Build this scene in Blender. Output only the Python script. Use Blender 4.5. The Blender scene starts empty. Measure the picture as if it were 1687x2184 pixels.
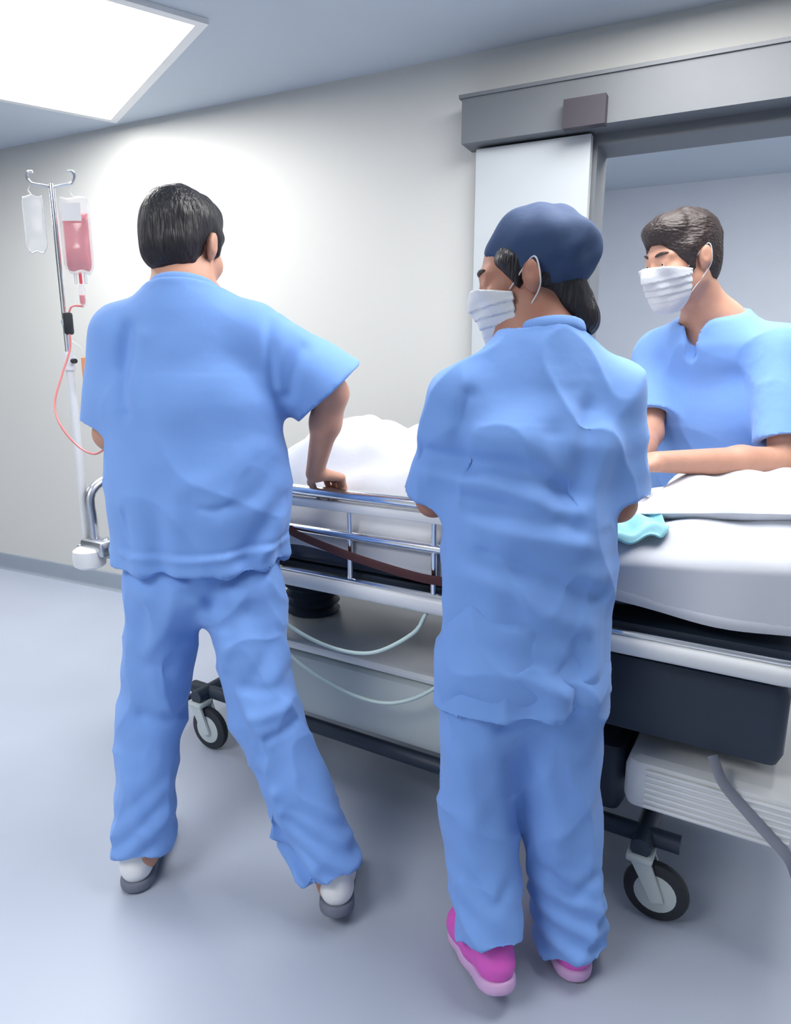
import bpy, math, random
import numpy as np
from mathutils import Vector, Matrix

# ------------------------------------------------------------------ camera, light, exposure
SC = bpy.context.scene
COL = SC.collection
CAM_H, FPX, HORIZON = 1.30, 1456.0, 770.0
PITCH = math.atan((1092.0 - HORIZON) / FPX)
cam_data = bpy.data.cameras.new('camera')
cam_data.sensor_fit = 'VERTICAL'
cam_data.sensor_height = 36.0
cam_data.lens = 36.0 * FPX / 2184.0
cam_data.clip_start = 0.02
cam = bpy.data.objects.new('camera', cam_data)
COL.objects.link(cam)
cam.location = (0, 0, CAM_H)
cam.rotation_euler = (math.pi / 2 - PITCH, 0, 0)
SC.camera = cam
world = bpy.data.worlds.new('world')
SC.world = world
world.use_nodes = True
world.node_tree.nodes['Background'].inputs[0].default_value = (0.75, 0.85, 1.0, 1)
world.node_tree.nodes['Background'].inputs[1].default_value = 0.0
SC.view_settings.view_transform = 'Standard'
SC.view_settings.look = 'None'
SC.view_settings.gamma = 1.0
SC.view_settings.exposure = 1.2
SC.view_settings.use_curve_mapping = False
CY = SC.cycles
CY.max_bounces = 5
CY.diffuse_bounces = 3
CY.glossy_bounces = 3
CY.transmission_bounces = 5
CY.transparent_max_bounces = 8
CY.caustics_reflective = False
CY.caustics_refractive = False
CY.use_light_tree = False
CY.use_adaptive_sampling = True
CY.adaptive_threshold = 0.06
CY.use_denoising = True
LAMP = 5.0                                  # strength of every ceiling luminaire
LAMP_COL = (1.0, 0.972, 0.935)
CEIL = 2.42


def at(px, py, Y):
    """a photo pixel at world depth Y -> world point (used to read positions off the photograph)"""
    u = (px - 843.5) / FPX
    v = (1092.0 - py) / FPX
    c, s = math.cos(PITCH), math.sin(PITCH)
    r = np.array([u, c + v * s, -s + v * c])
    return np.array([0, 0, CAM_H]) + r * (Y / r[1])


# ------------------------------------------------------------------ materials
MATS = {}


def mat(name, col, rough=0.5, metal=0.0, var=0.06, vscale=6.0, bump=0.0, bscale=60.0, sheen=0.0,
        trans=0.0, sss=0.0, spec=0.5, emit=None, estr=0.0, weave=False, aniso=None, alpha=1.0, coat=0.0):
    if name in MATS:
        return MATS[name]
    m = bpy.data.materials.new(name)
    m.use_nodes = True
    nt = m.node_tree
    b = nt.nodes['Principled BSDF']
    tc = nt.nodes.new('ShaderNodeTexCoord')
    n = nt.nodes.new('ShaderNodeTexNoise')
    n.inputs['Scale'].default_value = vscale
    n.inputs['Detail'].default_value = 1.5
    nt.links.new(tc.outputs['Object'], n.inputs['Vector'])
    mix = nt.nodes.new('ShaderNodeMix')
    mix.data_type = 'RGBA'
    c0 = [max(0, min(1, x * (1 - var))) for x in col]
    c1 = [max(0, min(1, x * (1 + var))) for x in col]
    mix.inputs[6].default_value = (*c0, 1)
    mix.inputs[7].default_value = (*c1, 1)
    nt.links.new(n.outputs['Fac'], mix.inputs[0])
    nt.links.new(mix.outputs[2], b.inputs['Base Color'])
    b.inputs['Roughness'].default_value = rough
    b.inputs['Metallic'].default_value = metal
    b.inputs['Specular IOR Level'].default_value = spec
    b.inputs['Transmission Weight'].default_value = trans
    b.inputs['Alpha'].default_value = alpha
    b.inputs['Coat Weight'].default_value = coat
    if sheen:
        b.inputs['Sheen Weight'].default_value = sheen
        b.inputs['Sheen Roughness'].default_value = 0.45
        b.inputs['Sheen Tint'].default_value = (0.85, 0.92, 1, 1)
    if sss:
        b.inputs['Subsurface Weight'].default_value = sss
        b.inputs['Subsurface Radius'].default_value = (0.012, 0.005, 0.003)
        b.inputs['Subsurface Scale'].default_value = 0.6
    if emit:
        b.inputs['Emission Color'].default_value = (*emit, 1)
        b.inputs['Emission Strength'].default_value = estr
    if bump:
        n2 = nt.nodes.new('ShaderNodeTexNoise')
        n2.inputs['Scale'].default_value = bscale
        n2.inputs['Detail'].default_value = 1.5
        src = tc.outputs['Object']
        if aniso:
            mp = nt.nodes.new('ShaderNodeMapping')
            mp.inputs['Scale'].default_value = aniso
            nt.links.new(src, mp.inputs['Vector'])
            src = mp.outputs['Vector']
        nt.links.new(src, n2.inputs['Vector'])
        h = n2.outputs['Fac']
        if weave:
            w = nt.nodes.new('ShaderNodeTexWave')
            w.inputs['Scale'].default_value = 420
            w.inputs['Distortion'].default_value = 1.5
            nt.links.new(tc.outputs['Object'], w.inputs['Vector'])
            ad = nt.nodes.new('ShaderNodeMath')
            ad.operation = 'MULTIPLY_ADD'
            ad.inputs[1].default_value = 0.12
            nt.links.new(w.outputs['Fac'], ad.inputs[0])
            nt.links.new(h, ad.inputs[2])
            h = ad.outputs[0]
        bp = nt.nodes.new('ShaderNodeBump')
        bp.inputs['Strength'].default_value = bump
        bp.inputs['Distance'].default_value = 0.01
        nt.links.new(h, bp.inputs['Height'])
        nt.links.new(bp.outputs['Normal'], b.inputs['Normal'])
    MATS[name] = m
    return m


M_WALL = mat('wall_paint', (0.59, 0.60, 0.59), 0.55, var=0.012, vscale=1.5)
M_CEIL = mat('ceiling_paint', (0.55, 0.62, 0.70), 0.8, var=0.02, vscale=2)
M_FLOOR = mat('floor_vinyl', (0.43, 0.485, 0.60), 0.33, var=0.05, vscale=3, spec=0.4)
M_BASE = mat('baseboard_vinyl', (0.25, 0.30, 0.37), 0.45, var=0.05)
M_SIDE = mat('side_room_paint', (0.72, 0.77, 0.86), 0.7, var=0.03)
M_SCRUB = mat('blue_scrub_cotton', (0.215, 0.415, 0.90), 0.8, var=0.05, vscale=8, bump=0.32, bscale=30, sheen=0.22, weave=True, spec=0.3)
M_SKIN = mat('skin', (0.58, 0.31, 0.22), 0.5, var=0.08, vscale=30, bump=0.06, bscale=300)
M_SKIN2 = mat('skin_warm_brown', (0.42, 0.19, 0.13), 0.5, var=0.08, vscale=30, bump=0.06, bscale=300)
M_HAIR = mat('black_hair', (0.012, 0.011, 0.016), 0.45, var=0.3, vscale=40, bump=0.6, bscale=160, aniso=(1, 1, 0.15))
M_HAIR2 = mat('dark_brown_hair', (0.030, 0.020, 0.020), 0.5, var=0.3, vscale=40, bump=0.6, bscale=160, aniso=(0.3, 1, 1))
M_NAVY = mat('navy_cotton', (0.030, 0.062, 0.15), 0.85, var=0.1, bump=0.2, bscale=60, weave=True)
M_MASK = mat('white_mask_fabric', (0.66, 0.69, 0.74), 0.8, var=0.03, bump=0.1, bscale=200)
M_SHOE = mat('white_shoe_leather', (0.84, 0.86, 0.88), 0.45, var=0.03, bump=0.08, bscale=120)
M_SOLE = mat('grey_rubber_sole', (0.17, 0.19, 0.25), 0.7, var=0.08)
M_PINK = mat('magenta_clog', (0.78, 0.12, 0.62), 0.45, var=0.05)
M_PINKS = mat('lilac_sole', (0.70, 0.45, 0.75), 0.6, var=0.05)
M_WHITE = mat('white_plastic', (0.80, 0.83, 0.86), 0.35, var=0.02)
M_GREYP = mat('pale_grey_plastic', (0.55, 0.62, 0.63), 0.45, var=0.04, bump=0.05, bscale=40)
M_CHROME = mat('chrome', (0.86, 0.88, 0.92), 0.14, metal=1.0, var=0.02)
M_STEEL = mat('brushed_steel', (0.60, 0.63, 0.68), 0.32, metal=1.0, var=0.04)
M_MATT = mat('navy_mattress_vinyl', (0.014, 0.028, 0.065), 0.4, var=0.1, bump=0.1, bscale=30)
M_DARK = mat('dark_undercarriage', (0.022, 0.036, 0.062), 0.5, var=0.1)
M_RUBBER = mat('black_rubber', (0.018, 0.022, 0.03), 0.6, var=0.15)
M_SHEET = mat('white_bed_linen', (0.62, 0.65, 0.72), 0.85, var=0.02, bump=0.15, bscale=45, sheen=0.2, weave=True)
M_TEAL = mat('pale_teal_drape', (0.32, 0.68, 0.78), 0.8, var=0.05, bump=0.15, bscale=50)
M_STRAP = mat('maroon_webbing', (0.085, 0.028, 0.030), 0.8, var=0.12, bump=0.2, bscale=200)
M_GREYSTRAP = mat('grey_webbing', (0.25, 0.27, 0.34), 0.8, var=0.1)
M_CLEAR = mat('clear_vinyl', (0.86, 0.89, 0.93), 0.12, alpha=0.30, var=0.01, spec=0.5)
M_BLOOD = mat('red_fluid', (0.80, 0.08, 0.13), 0.25, var=0.08, coat=0.5)
M_TUBE_R = mat('red_tubing', (0.75, 0.22, 0.22), 0.3, var=0.04)
M_TUBE_G = mat('pale_green_tubing', (0.62, 0.78, 0.76), 0.3, var=0.04)
M_LABEL = mat('white_paper_label', (0.85, 0.86, 0.88), 0.7, var=0.02)
M_ORANGE = mat('orange_tag', (0.88, 0.36, 0.18), 0.6, var=0.04)
M_HEAD = mat('grey_metal_header', (0.15, 0.165, 0.185), 0.5, var=0.04)
M_PLUM = mat('dark_plum_plastic', (0.035, 0.030, 0.045), 0.5, var=0.1)
M_LEAF = mat('grey_door_laminate', (0.50, 0.545, 0.58), 0.5, var=0.03)
M_EYE = mat('eye_white', (0.55, 0.52, 0.50), 0.35, var=0.02)
M_IRIS = mat('dark_iris', (0.03, 0.018, 0.012), 0.15, var=0.1)
M_LAMP = mat('lamp_diffuser', (0.9, 0.9, 0.9), 0.6, var=0.01, emit=LAMP_COL, estr=LAMP)
M_FRAME = mat('lamp_frame', (0.8, 0.82, 0.84), 0.4, var=0.02)


# ------------------------------------------------------------------ object helpers
def empty(name, loc, rz=0.0):
    o = bpy.data.objects.new(name, None)
    o.empty_display_size = 0.1
    COL.objects.link(o)
    o.location = loc
    o.rotation_euler = (0, 0, rz)
    return o


def tag(o, label=None, cat=None, group=None, kind=None):
    if label: o['label'] = label
    if cat: o['category'] = cat
    if group: o['group'] = group
    if kind: o['kind'] = kind
    return o


def mobj(name, V, F, m, parent=None, smooth=True, off=None):
    V = np.asarray(V, dtype=np.float64)
    if off is not None:
        V = V - np.asarray(off)
    me = bpy.data.meshes.new(name)
    if isinstance(F, np.ndarray):
        nf = len(F)
        k = F.shape[1]
        me.vertices.add(len(V))
        me.vertices.foreach_set('co', V.astype(np.float32).ravel())
        me.loops.add(nf * k)
        me.loops.foreach_set('vertex_index', F.astype(np.int32).ravel())
        me.polygons.add(nf)
        me.polygons.foreach_set('loop_start', np.arange(0, nf * k, k, dtype=np.int32))
        me.update(calc_edges=True)
    else:
        me.from_pydata(V.tolist(), [], F)
    me.validate()
    if smooth is True:
        me.polygons.foreach_set('use_smooth', np.ones(len(me.polygons), dtype=bool))
    me.materials.append(m)
    o = bpy.data.objects.new(name, me)
    COL.objects.link(o)
    if parent is not None:
        o.parent = parent
    if smooth == 'auto':
        me.polygons.foreach_set('use_smooth', np.ones(len(me.polygons), dtype=bool))
        me.set_sharp_from_angle(angle=math.radians(38))
    return o


class MB:
    """collects simple solids into one mesh"""
    def __init__(s):
        s.V = []
        s.F = []

    def addm(s, V, F):
        o = len(s.V)
        s.V += [tuple(float(c) for c in v) for v in V]
        s.F += [tuple(i + o for i in f) for f in F]
        return s

    def box(s, lo, hi, bev=0.0):
        x0, y0, z0 = lo
        x1, y1, z1 = hi
        if bev <= 0:
            V = [(x, y, z) for z in (z0, z1) for y in (y0, y1) for x in (x0, x1)]
            F = [(0, 2, 3, 1), (4, 5, 7, 6), (0, 1, 5, 4), (2, 6, 7, 3), (0, 4, 6, 2), (1, 3, 7, 5)]
            return s.addm(V, F)
        b = bev
        rings = []
        prof = [(z0, b), (z0 + b * .3, b * .3), (z0 + b, 0), (z1 - b, 0), (z1 - b * .3, b * .3), (z1, b)]
        V = []
        F = []
        n = 0
        cr = max(b, 1e-4)
        for (z, ins) in prof:
            ring = []
            for (cx, cy, a0) in ((x1 - cr, y1 - cr, 0), (x0 + cr, y1 - cr, 90), (x0 + cr, y0 + cr, 180), (x1 - cr, y0 + cr, 270)):
                for k in range(4):
                    a = math.radians(a0 + 30 * k)
                    r = cr - ins
                    ring.append((cx + r * math.cos(a), cy + r * math.sin(a), z))
            V += ring
        k = 16
        for i in range(len(prof) - 1):
            for j in range(k):
                F.append((i * k + j, i * k + (j + 1) % k, (i + 1) * k + (j + 1) % k, (i + 1) * k + j))
        F.append(tuple(reversed(range(k))))
        F.append(tuple(range((len(prof) - 1) * k, len(prof) * k)))
        return s.addm(V, F)

    def tube(s, pts, r, n=12, cap=True, flat=None):
        P = [Vector(p) for p in pts]
        rs = r if isinstance(r, (list, tuple)) else [r] * len(P)
        T = []
        for i in range(len(P)):
            t = (P[min(i + 1, len(P) - 1)] - P[max(i - 1, 0)])
            T.append(t.normalized())
        ref = Vector((0, 0, 1)) if abs(T[0].z) < 0.9 else Vector((1, 0, 0))
        nrm = (ref - T[0] * ref.dot(T[0])).normalized()
        V = []
        F = []
        for i, p in enumerate(P):
            nrm = (nrm - T[i] * nrm.dot(T[i])).normalized()
            bn = T[i].cross(nrm)
            for k in range(n):
                a = 2 * math.pi * k / n
                ca, sa = math.cos(a), math.sin(a)
                if flat:
                    V.append(p + nrm * ca * flat[0] + bn * sa * flat[1])
                else:
                    V.append(p + (nrm * ca + bn * sa) * rs[i])
        for i in range(len(P) - 1):
            for k in range(n):
                F.append((i * n + k, i * n + (k + 1) % n, (i + 1) * n + (k + 1) % n, (i + 1) * n + k))
        if cap:
            F.append(tuple(reversed(range(n))))
            F.append(tuple(range((len(P) - 1) * n, len(P) * n)))
        return s.addm(V, F)

    def lathe(s, prof, c, axis='z', n=24):
        """prof: list of (radius, height) closed on the axis at both ends"""
        V = []
        F = []
        for (r, h) in prof:
            for k in range(n):
                a = 2 * math.pi * k / n
                q = (r * math.cos(a), r * math.sin(a), h)
                if axis == 'y': q = (q[0], q[2], q[1])
                if axis == 'x': q = (q[2], q[0], q[1])
                V.append((q[0] + c[0], q[1] + c[1], q[2] + c[2]))
        for i in range(len(prof) - 1):
            for k in range(n):
                F.append((i * n + k, i * n + (k + 1) % n, (i + 1) * n + (k + 1) % n, (i + 1) * n + k))
        F.append(tuple(reversed(range(n))))
        F.append(tuple(range((len(prof) - 1) * n, len(prof) * n)))
        return s.addm(V, F)

    def build(s, name, m, parent=None, smooth='auto', off=None):
        return mobj(name, s.V, s.F, m, parent, smooth, off)


def smooth_path(pts, n=8):
    """Catmull-Rom through pts"""
    P = [np.array(p, float) for p in pts]
    P = [2 * P[0] - P[1]] + P + [2 * P[-1] - P[-2]]
    out = []
    for i in range(1, len(P) - 2):
        for k in range(n):
            t = k / n
            a, b, c, d = P[i - 1], P[i], P[i + 1], P[i + 2]
            out.append(0.5 * ((2 * b) + (c - a) * t + (2 * a - 5 * b + 4 * c - d) * t * t + (3 * b - a - 3 * c + d) * t ** 3))
    out.append(P[-2])
    return out


# ------------------------------------------------------------------ the setting
WA = math.radians(26.0)
WU = np.array([math.cos(WA), -math.sin(WA), 0])      # along the corridor wall, to the right and nearer
WN = np.array([math.sin(WA), math.cos(WA), 0])       # away from the camera
W0 = at(120, 1232, 3.0)
_r = at(120, 1232, 1.0) - np.array([0, 0, CAM_H])
W0 = np.array([0, 0, CAM_H]) + _r * (-CAM_H / _r[2])  # foot of the wall
W0[2] = 0


def wpt(t, d=0.0, z=0.0):
    """corridor frame: t along the wall, d away from the wall face (towards the back), z up"""
    return W0 + WU * t + WN * d + np.array([0, 0, z])


def wbox(mb, t0, t1, d0, d1, z0, z1):
    V = [wpt(t, d, z) for z in (z0, z1) for d in (d0, d1) for t in (t0, t1)]
    F = [(0, 2, 3, 1), (4, 5, 7, 6), (0, 1, 5, 4), (2, 6, 7, 3), (0, 4, 6, 2), (1, 3, 7, 5)]
    mb.addm(V, F)
    return mb


T_L, T_R, D_NEAR = -5.5, 6.0, -4.6
T_DOOR0, T_DOOR1, DOOR_H = 3.085, 5.25, 2.08
ROOM_D = 2.4
tag(wbox(MB(), T_L - .2, T_R + .2, D_NEAR - .2, ROOM_D + .3, -0.12, 0.0).build('floor', M_FLOOR, smooth=False),
    'pale blue-grey glossy vinyl corridor floor', kind='structure')
tag(wbox(MB(), T_L - .2, T_R + .2, D_NEAR - .2, ROOM_D + .3, CEIL, CEIL + .12).build('ceiling', M_CEIL, smooth=False),
    'plain blue-grey corridor ceiling', kind='structure')
m = MB()
wbox(m, T_L, T_DOOR0, 0, .16, 0, CEIL)
wbox(m, T_DOOR1, T_R, 0, .16, 0, CEIL)
wbox(m, T_DOOR0, T_DOOR1, 0, .16, DOOR_H, CEIL)
tag(m.build('wall_back', M_WALL, smooth=False), 'long white corridor wall behind the gurney', kind='structure')
tag(wbox(MB(), T_L, T_R, D_NEAR - .15, D_NEAR, 0, CEIL).build('wall_front', M_WALL, smooth=False), 'white corridor wall behind the viewer', kind='structure')
tag(wbox(MB(), T_L - .15, T_L, D_NEAR, .16, 0, CEIL).build('wall_left', M_WALL, smooth=False), 'white wall closing the corridor on the left', kind='structure')
tag(wbox(MB(), T_R, T_R + .15, D_NEAR, ROOM_D, 0, CEIL).build('wall_right', M_WALL, smooth=False), 'white wall closing the corridor on the right', kind='structure')
m = MB()
wbox(m, T_DOOR0 - .8, T_R, ROOM_D, ROOM_D + .15, 0, CEIL)
wbox(m, T_DOOR0 - .95, T_DOOR0 - .8, .16, ROOM_D + .15, 0, CEIL)
tag(m.build('wall_side_room', M_SIDE, smooth=False), 'blue-grey wall of the dim room seen through the doorway', kind='structure')

# baseboard with a rounded top and coved foot
prof = [(0, 0), (-.030, 0), (-.020, .006), (-.014, .02), (-.012, .085), (-.007, .097), (0, .10)]


def baseboard(name, t0, t1):
    V = []
    F = []
    k = len(prof)
    for t in (t0, t1):
        for (d, z) in prof:
            V.append(wpt(t, d, z))
    for j in range(k):
        F.append((j, (j + 1) % k, k + (j + 1) % k, k + j))
    F += [tuple(range(k)), tuple(reversed(range(k, 2 * k)))]
    return tag(mobj(name, V, F, M_BASE, smooth='auto'), 'dark blue-grey vinyl skirting along the white wall', kind='structure')


baseboard('baseboard_back', T_L, T_DOOR0 - .005)

# sliding door: frame, header housing with sensor, parked leaf
m = MB()
wbox(m, T_DOOR0 - .0, T_DOOR0 + .035, -.012, .172, 0, DOOR_H)
wbox(m, T_DOOR1 - .035, T_DOOR1, -.012, .172, 0, DOOR_H)
wbox(m, T_DOOR0 + .035, T_DOOR1 - .035, -.012, .172, DOOR_H - .035, DOOR_H)
tag(m.build('trim_1', M_HEAD, smooth=False), 'grey metal frame around the doorway', kind='structure')
dr = empty('sliding_door', tuple(wpt(T_DOOR0 - .3, -.06, 0)))
tag(dr, 'grey sliding door leaf parked beside the doorway under its long track housing', 'door')
off = np.array(dr.location)
wbox(MB(), T_DOOR0 - .40, T_DOOR0 + .02, -.062, -.022, .012, DOOR_H - .01).build('door_leaf', M_LEAF, dr, False, off)
m = MB()
wbox(m, T_DOOR0 - .44, T_DOOR1 + .1, -.115, -.0005, DOOR_H + .0, DOOR_H + .15)
hd = m.build('track_housing', M_HEAD, dr, False, off)
wbox(MB(), T_DOOR0 - .45, T_DOOR1 + .11, -.122, -.0005, DOOR_H + .15, DOOR_H + .162).build('housing_lid', M_HEAD, hd, False, off)
sn = wbox(MB(), T_DOOR0 - .06, T_DOOR0 + .08, -.155, -.115, DOOR_H - .01, DOOR_H + .08).build('motion_sensor', M_PLUM, hd, False, off)
wbox(MB(), T_DOOR0 - .08, T_DOOR0 - .05, -.09, -.062, .85, 1.25).build('pull_handle', M_STEEL, dr, False, off)


# ceiling luminaires
def luminaire(c, ang, label, w=1.2, d=1.2):
    ex = np.array([math.cos(ang), math.sin(ang), 0])
    ey = np.array([-math.sin(ang), math.cos(ang), 0])
    root = empty('ceiling_light', (c[0], c[1], CEIL), 0)
    root.rotation_euler = (0, 0, ang)
    tag(root, label, 'ceiling light', 'square ceiling light panels')
    m = MB()
    fw = 0.035
    for (x0, x1, y0, y1) in ((-w / 2, w / 2, -d / 2, -d / 2 + fw), (-w / 2, w / 2, d / 2 - fw, d / 2),
                             (-w / 2, -w / 2 + fw, -d / 2 + fw, d / 2 - fw), (w / 2 - fw, w / 2, -d / 2 + fw, d / 2 - fw)):
        m.box((x0, y0, -.018), (x1, y1, -.0005))
    m.build('frame', M_FRAME, root, False)
    MB().box((-w / 2 + fw, -d / 2 + fw, -.010), (w / 2 - fw, d / 2 - fw, -.004)).build('diffuser', M_LAMP, root, False)
    return root


LA = math.atan2(.58, .81)
RC = np.array([-.63, 2.59])
E1 = np.array([-.58, .81])
E2 = np.array([.81, .58])
c0 = RC + E1 * .6 - E2 * .6
luminaire(c0, LA, 'square ceiling light panel glowing white above the drip stand')
wu2 = WU[:2]
for (a, b, w, d, lb) in ((-3.0, -.5, 1.2, 1.2, 'unseen square ceiling light panel added farther left to brighten the corridor wall'),  # added out of view to lift the left wall and floor
                         (2.45, -.12, 1.2, 1.2, 'square ceiling light panel above the gurney'),
                         (1.0, -2.5, 1.2, 1.2, 'unseen square ceiling light panel added behind the viewer to light the backs')):  # added out of view as directional light on the people's backs
    luminaire(c0 + wu2 * a + WN[:2] * b, LA, lb, w, d)
for (t, lb) in ((3.9, 'unseen slim light panel added to brighten the side room, nearer its left wall'), (5.2, 'unseen slim light panel added to brighten the side room, nearer its right wall')):  # added fill panels, hidden above the door header, to brighten the room
    luminaire(wpt(t, .58)[:2], -WA, lb, 1.2, .72)


# ------------------------------------------------------------------ signed-distance modelling (people, clothes)
def nz(v):
    v = np.asarray(v, float)
    return v / np.linalg.norm(v)


class Cone:
    def __init__(s, a, b, ra, rb, flat=None):
        s.a, s.b, s.ra, s.rb, s.flat = np.array(a, float), np.array(b, float), ra, rb, flat
        R = max(ra, rb)
        s.lo = np.minimum(s.a, s.b) - R
        s.hi = np.maximum(s.a, s.b) + R

    def f(s, X, Y, Z):
        ab = s.b - s.a
        L = max(ab @ ab, 1e-12)
        t = ((X - s.a[0]) * ab[0] + (Y - s.a[1]) * ab[1] + (Z - s.a[2]) * ab[2]) / L
        t = np.clip(t, 0, 1)
        qx, qy, qz = X - s.a[0] - t * ab[0], Y - s.a[1] - t * ab[1], Z - s.a[2] - t * ab[2]
        q2 = qx * qx + qy * qy + qz * qz
        if s.flat:
            d, k = s.flat
            c = qx * d[0] + qy * d[1] + qz * d[2]
            q2 = q2 + c * c * (1 / (k * k) - 1)
        return np.sqrt(q2) - (s.ra + t * (s.rb - s.ra))


class Ell:
    def __init__(s, c, r, R=None):
        s.c, s.r = np.array(c, float), np.array(r, float)
        s.R = np.eye(3) if R is None else np.array(R, float)   # columns: local axes
        ext = np.abs(s.R) @ s.r
        s.lo, s.hi = s.c - ext, s.c + ext

    def f(s, X, Y, Z):
        dx, dy, dz = X - s.c[0], Y - s.c[1], Z - s.c[2]
        k0 = 0
        k1 = 0
        for i in range(3):
            q = dx * s.R[0, i] + dy * s.R[1, i] + dz * s.R[2, i]
            k0 = k0 + (q / s.r[i]) ** 2
            k1 = k1 + (q / s.r[i] ** 2) ** 2
        k0 = np.sqrt(k0)
        k1 = np.sqrt(k1)
        return k0 * (k0 - 1) / np.maximum(k1, 1e-6)


class Oval:
    """segment with an elliptical section; right = lateral axis"""
    def __init__(s, a, b, right, ra, rb, ez=None):
        s.a, s.b = np.array(a, float), np.array(b, float)
        s.ax = nz(s.b - s.a)
        s.r = nz(np.array(right, float) - s.ax * (np.array(right, float) @ s.ax))
        s.f_ = np.cross(s.ax, s.r)
        s.ra, s.rb = ra, rb
        s.ez = ez
        R = max(max(ra), max(rb))
        s.lo = np.minimum(s.a, s.b) - R
        s.hi = np.maximum(s.a, s.b) + R

    def f(s, X, Y, Z):
        dx, dy, dz = X - s.a[0], Y - s.a[1], Z - s.a[2]
        L = np.linalg.norm(s.b - s.a)
        h = dx * s.ax[0] + dy * s.ax[1] + dz * s.ax[2]
        t = np.clip(h / L, 0, 1)
        qa = h - t * L
        qr = dx * s.r[0] + dy * s.r[1] + dz * s.r[2]
        qf = dx * s.f_[0] + dy * s.f_[1] + dz * s.f_[2]
        rx = s.ra[0] + t * (s.rb[0] - s.ra[0])
        ry = s.ra[1] + t * (s.rb[1] - s.ra[1])
        ez = s.ez or min(min(s.ra), min(s.rb))
        k = np.sqrt((qr / rx) ** 2 + (qf / ry) ** 2 + (qa / ez) ** 2)
        return (k - 1) * np.minimum(rx, ry)


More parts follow.
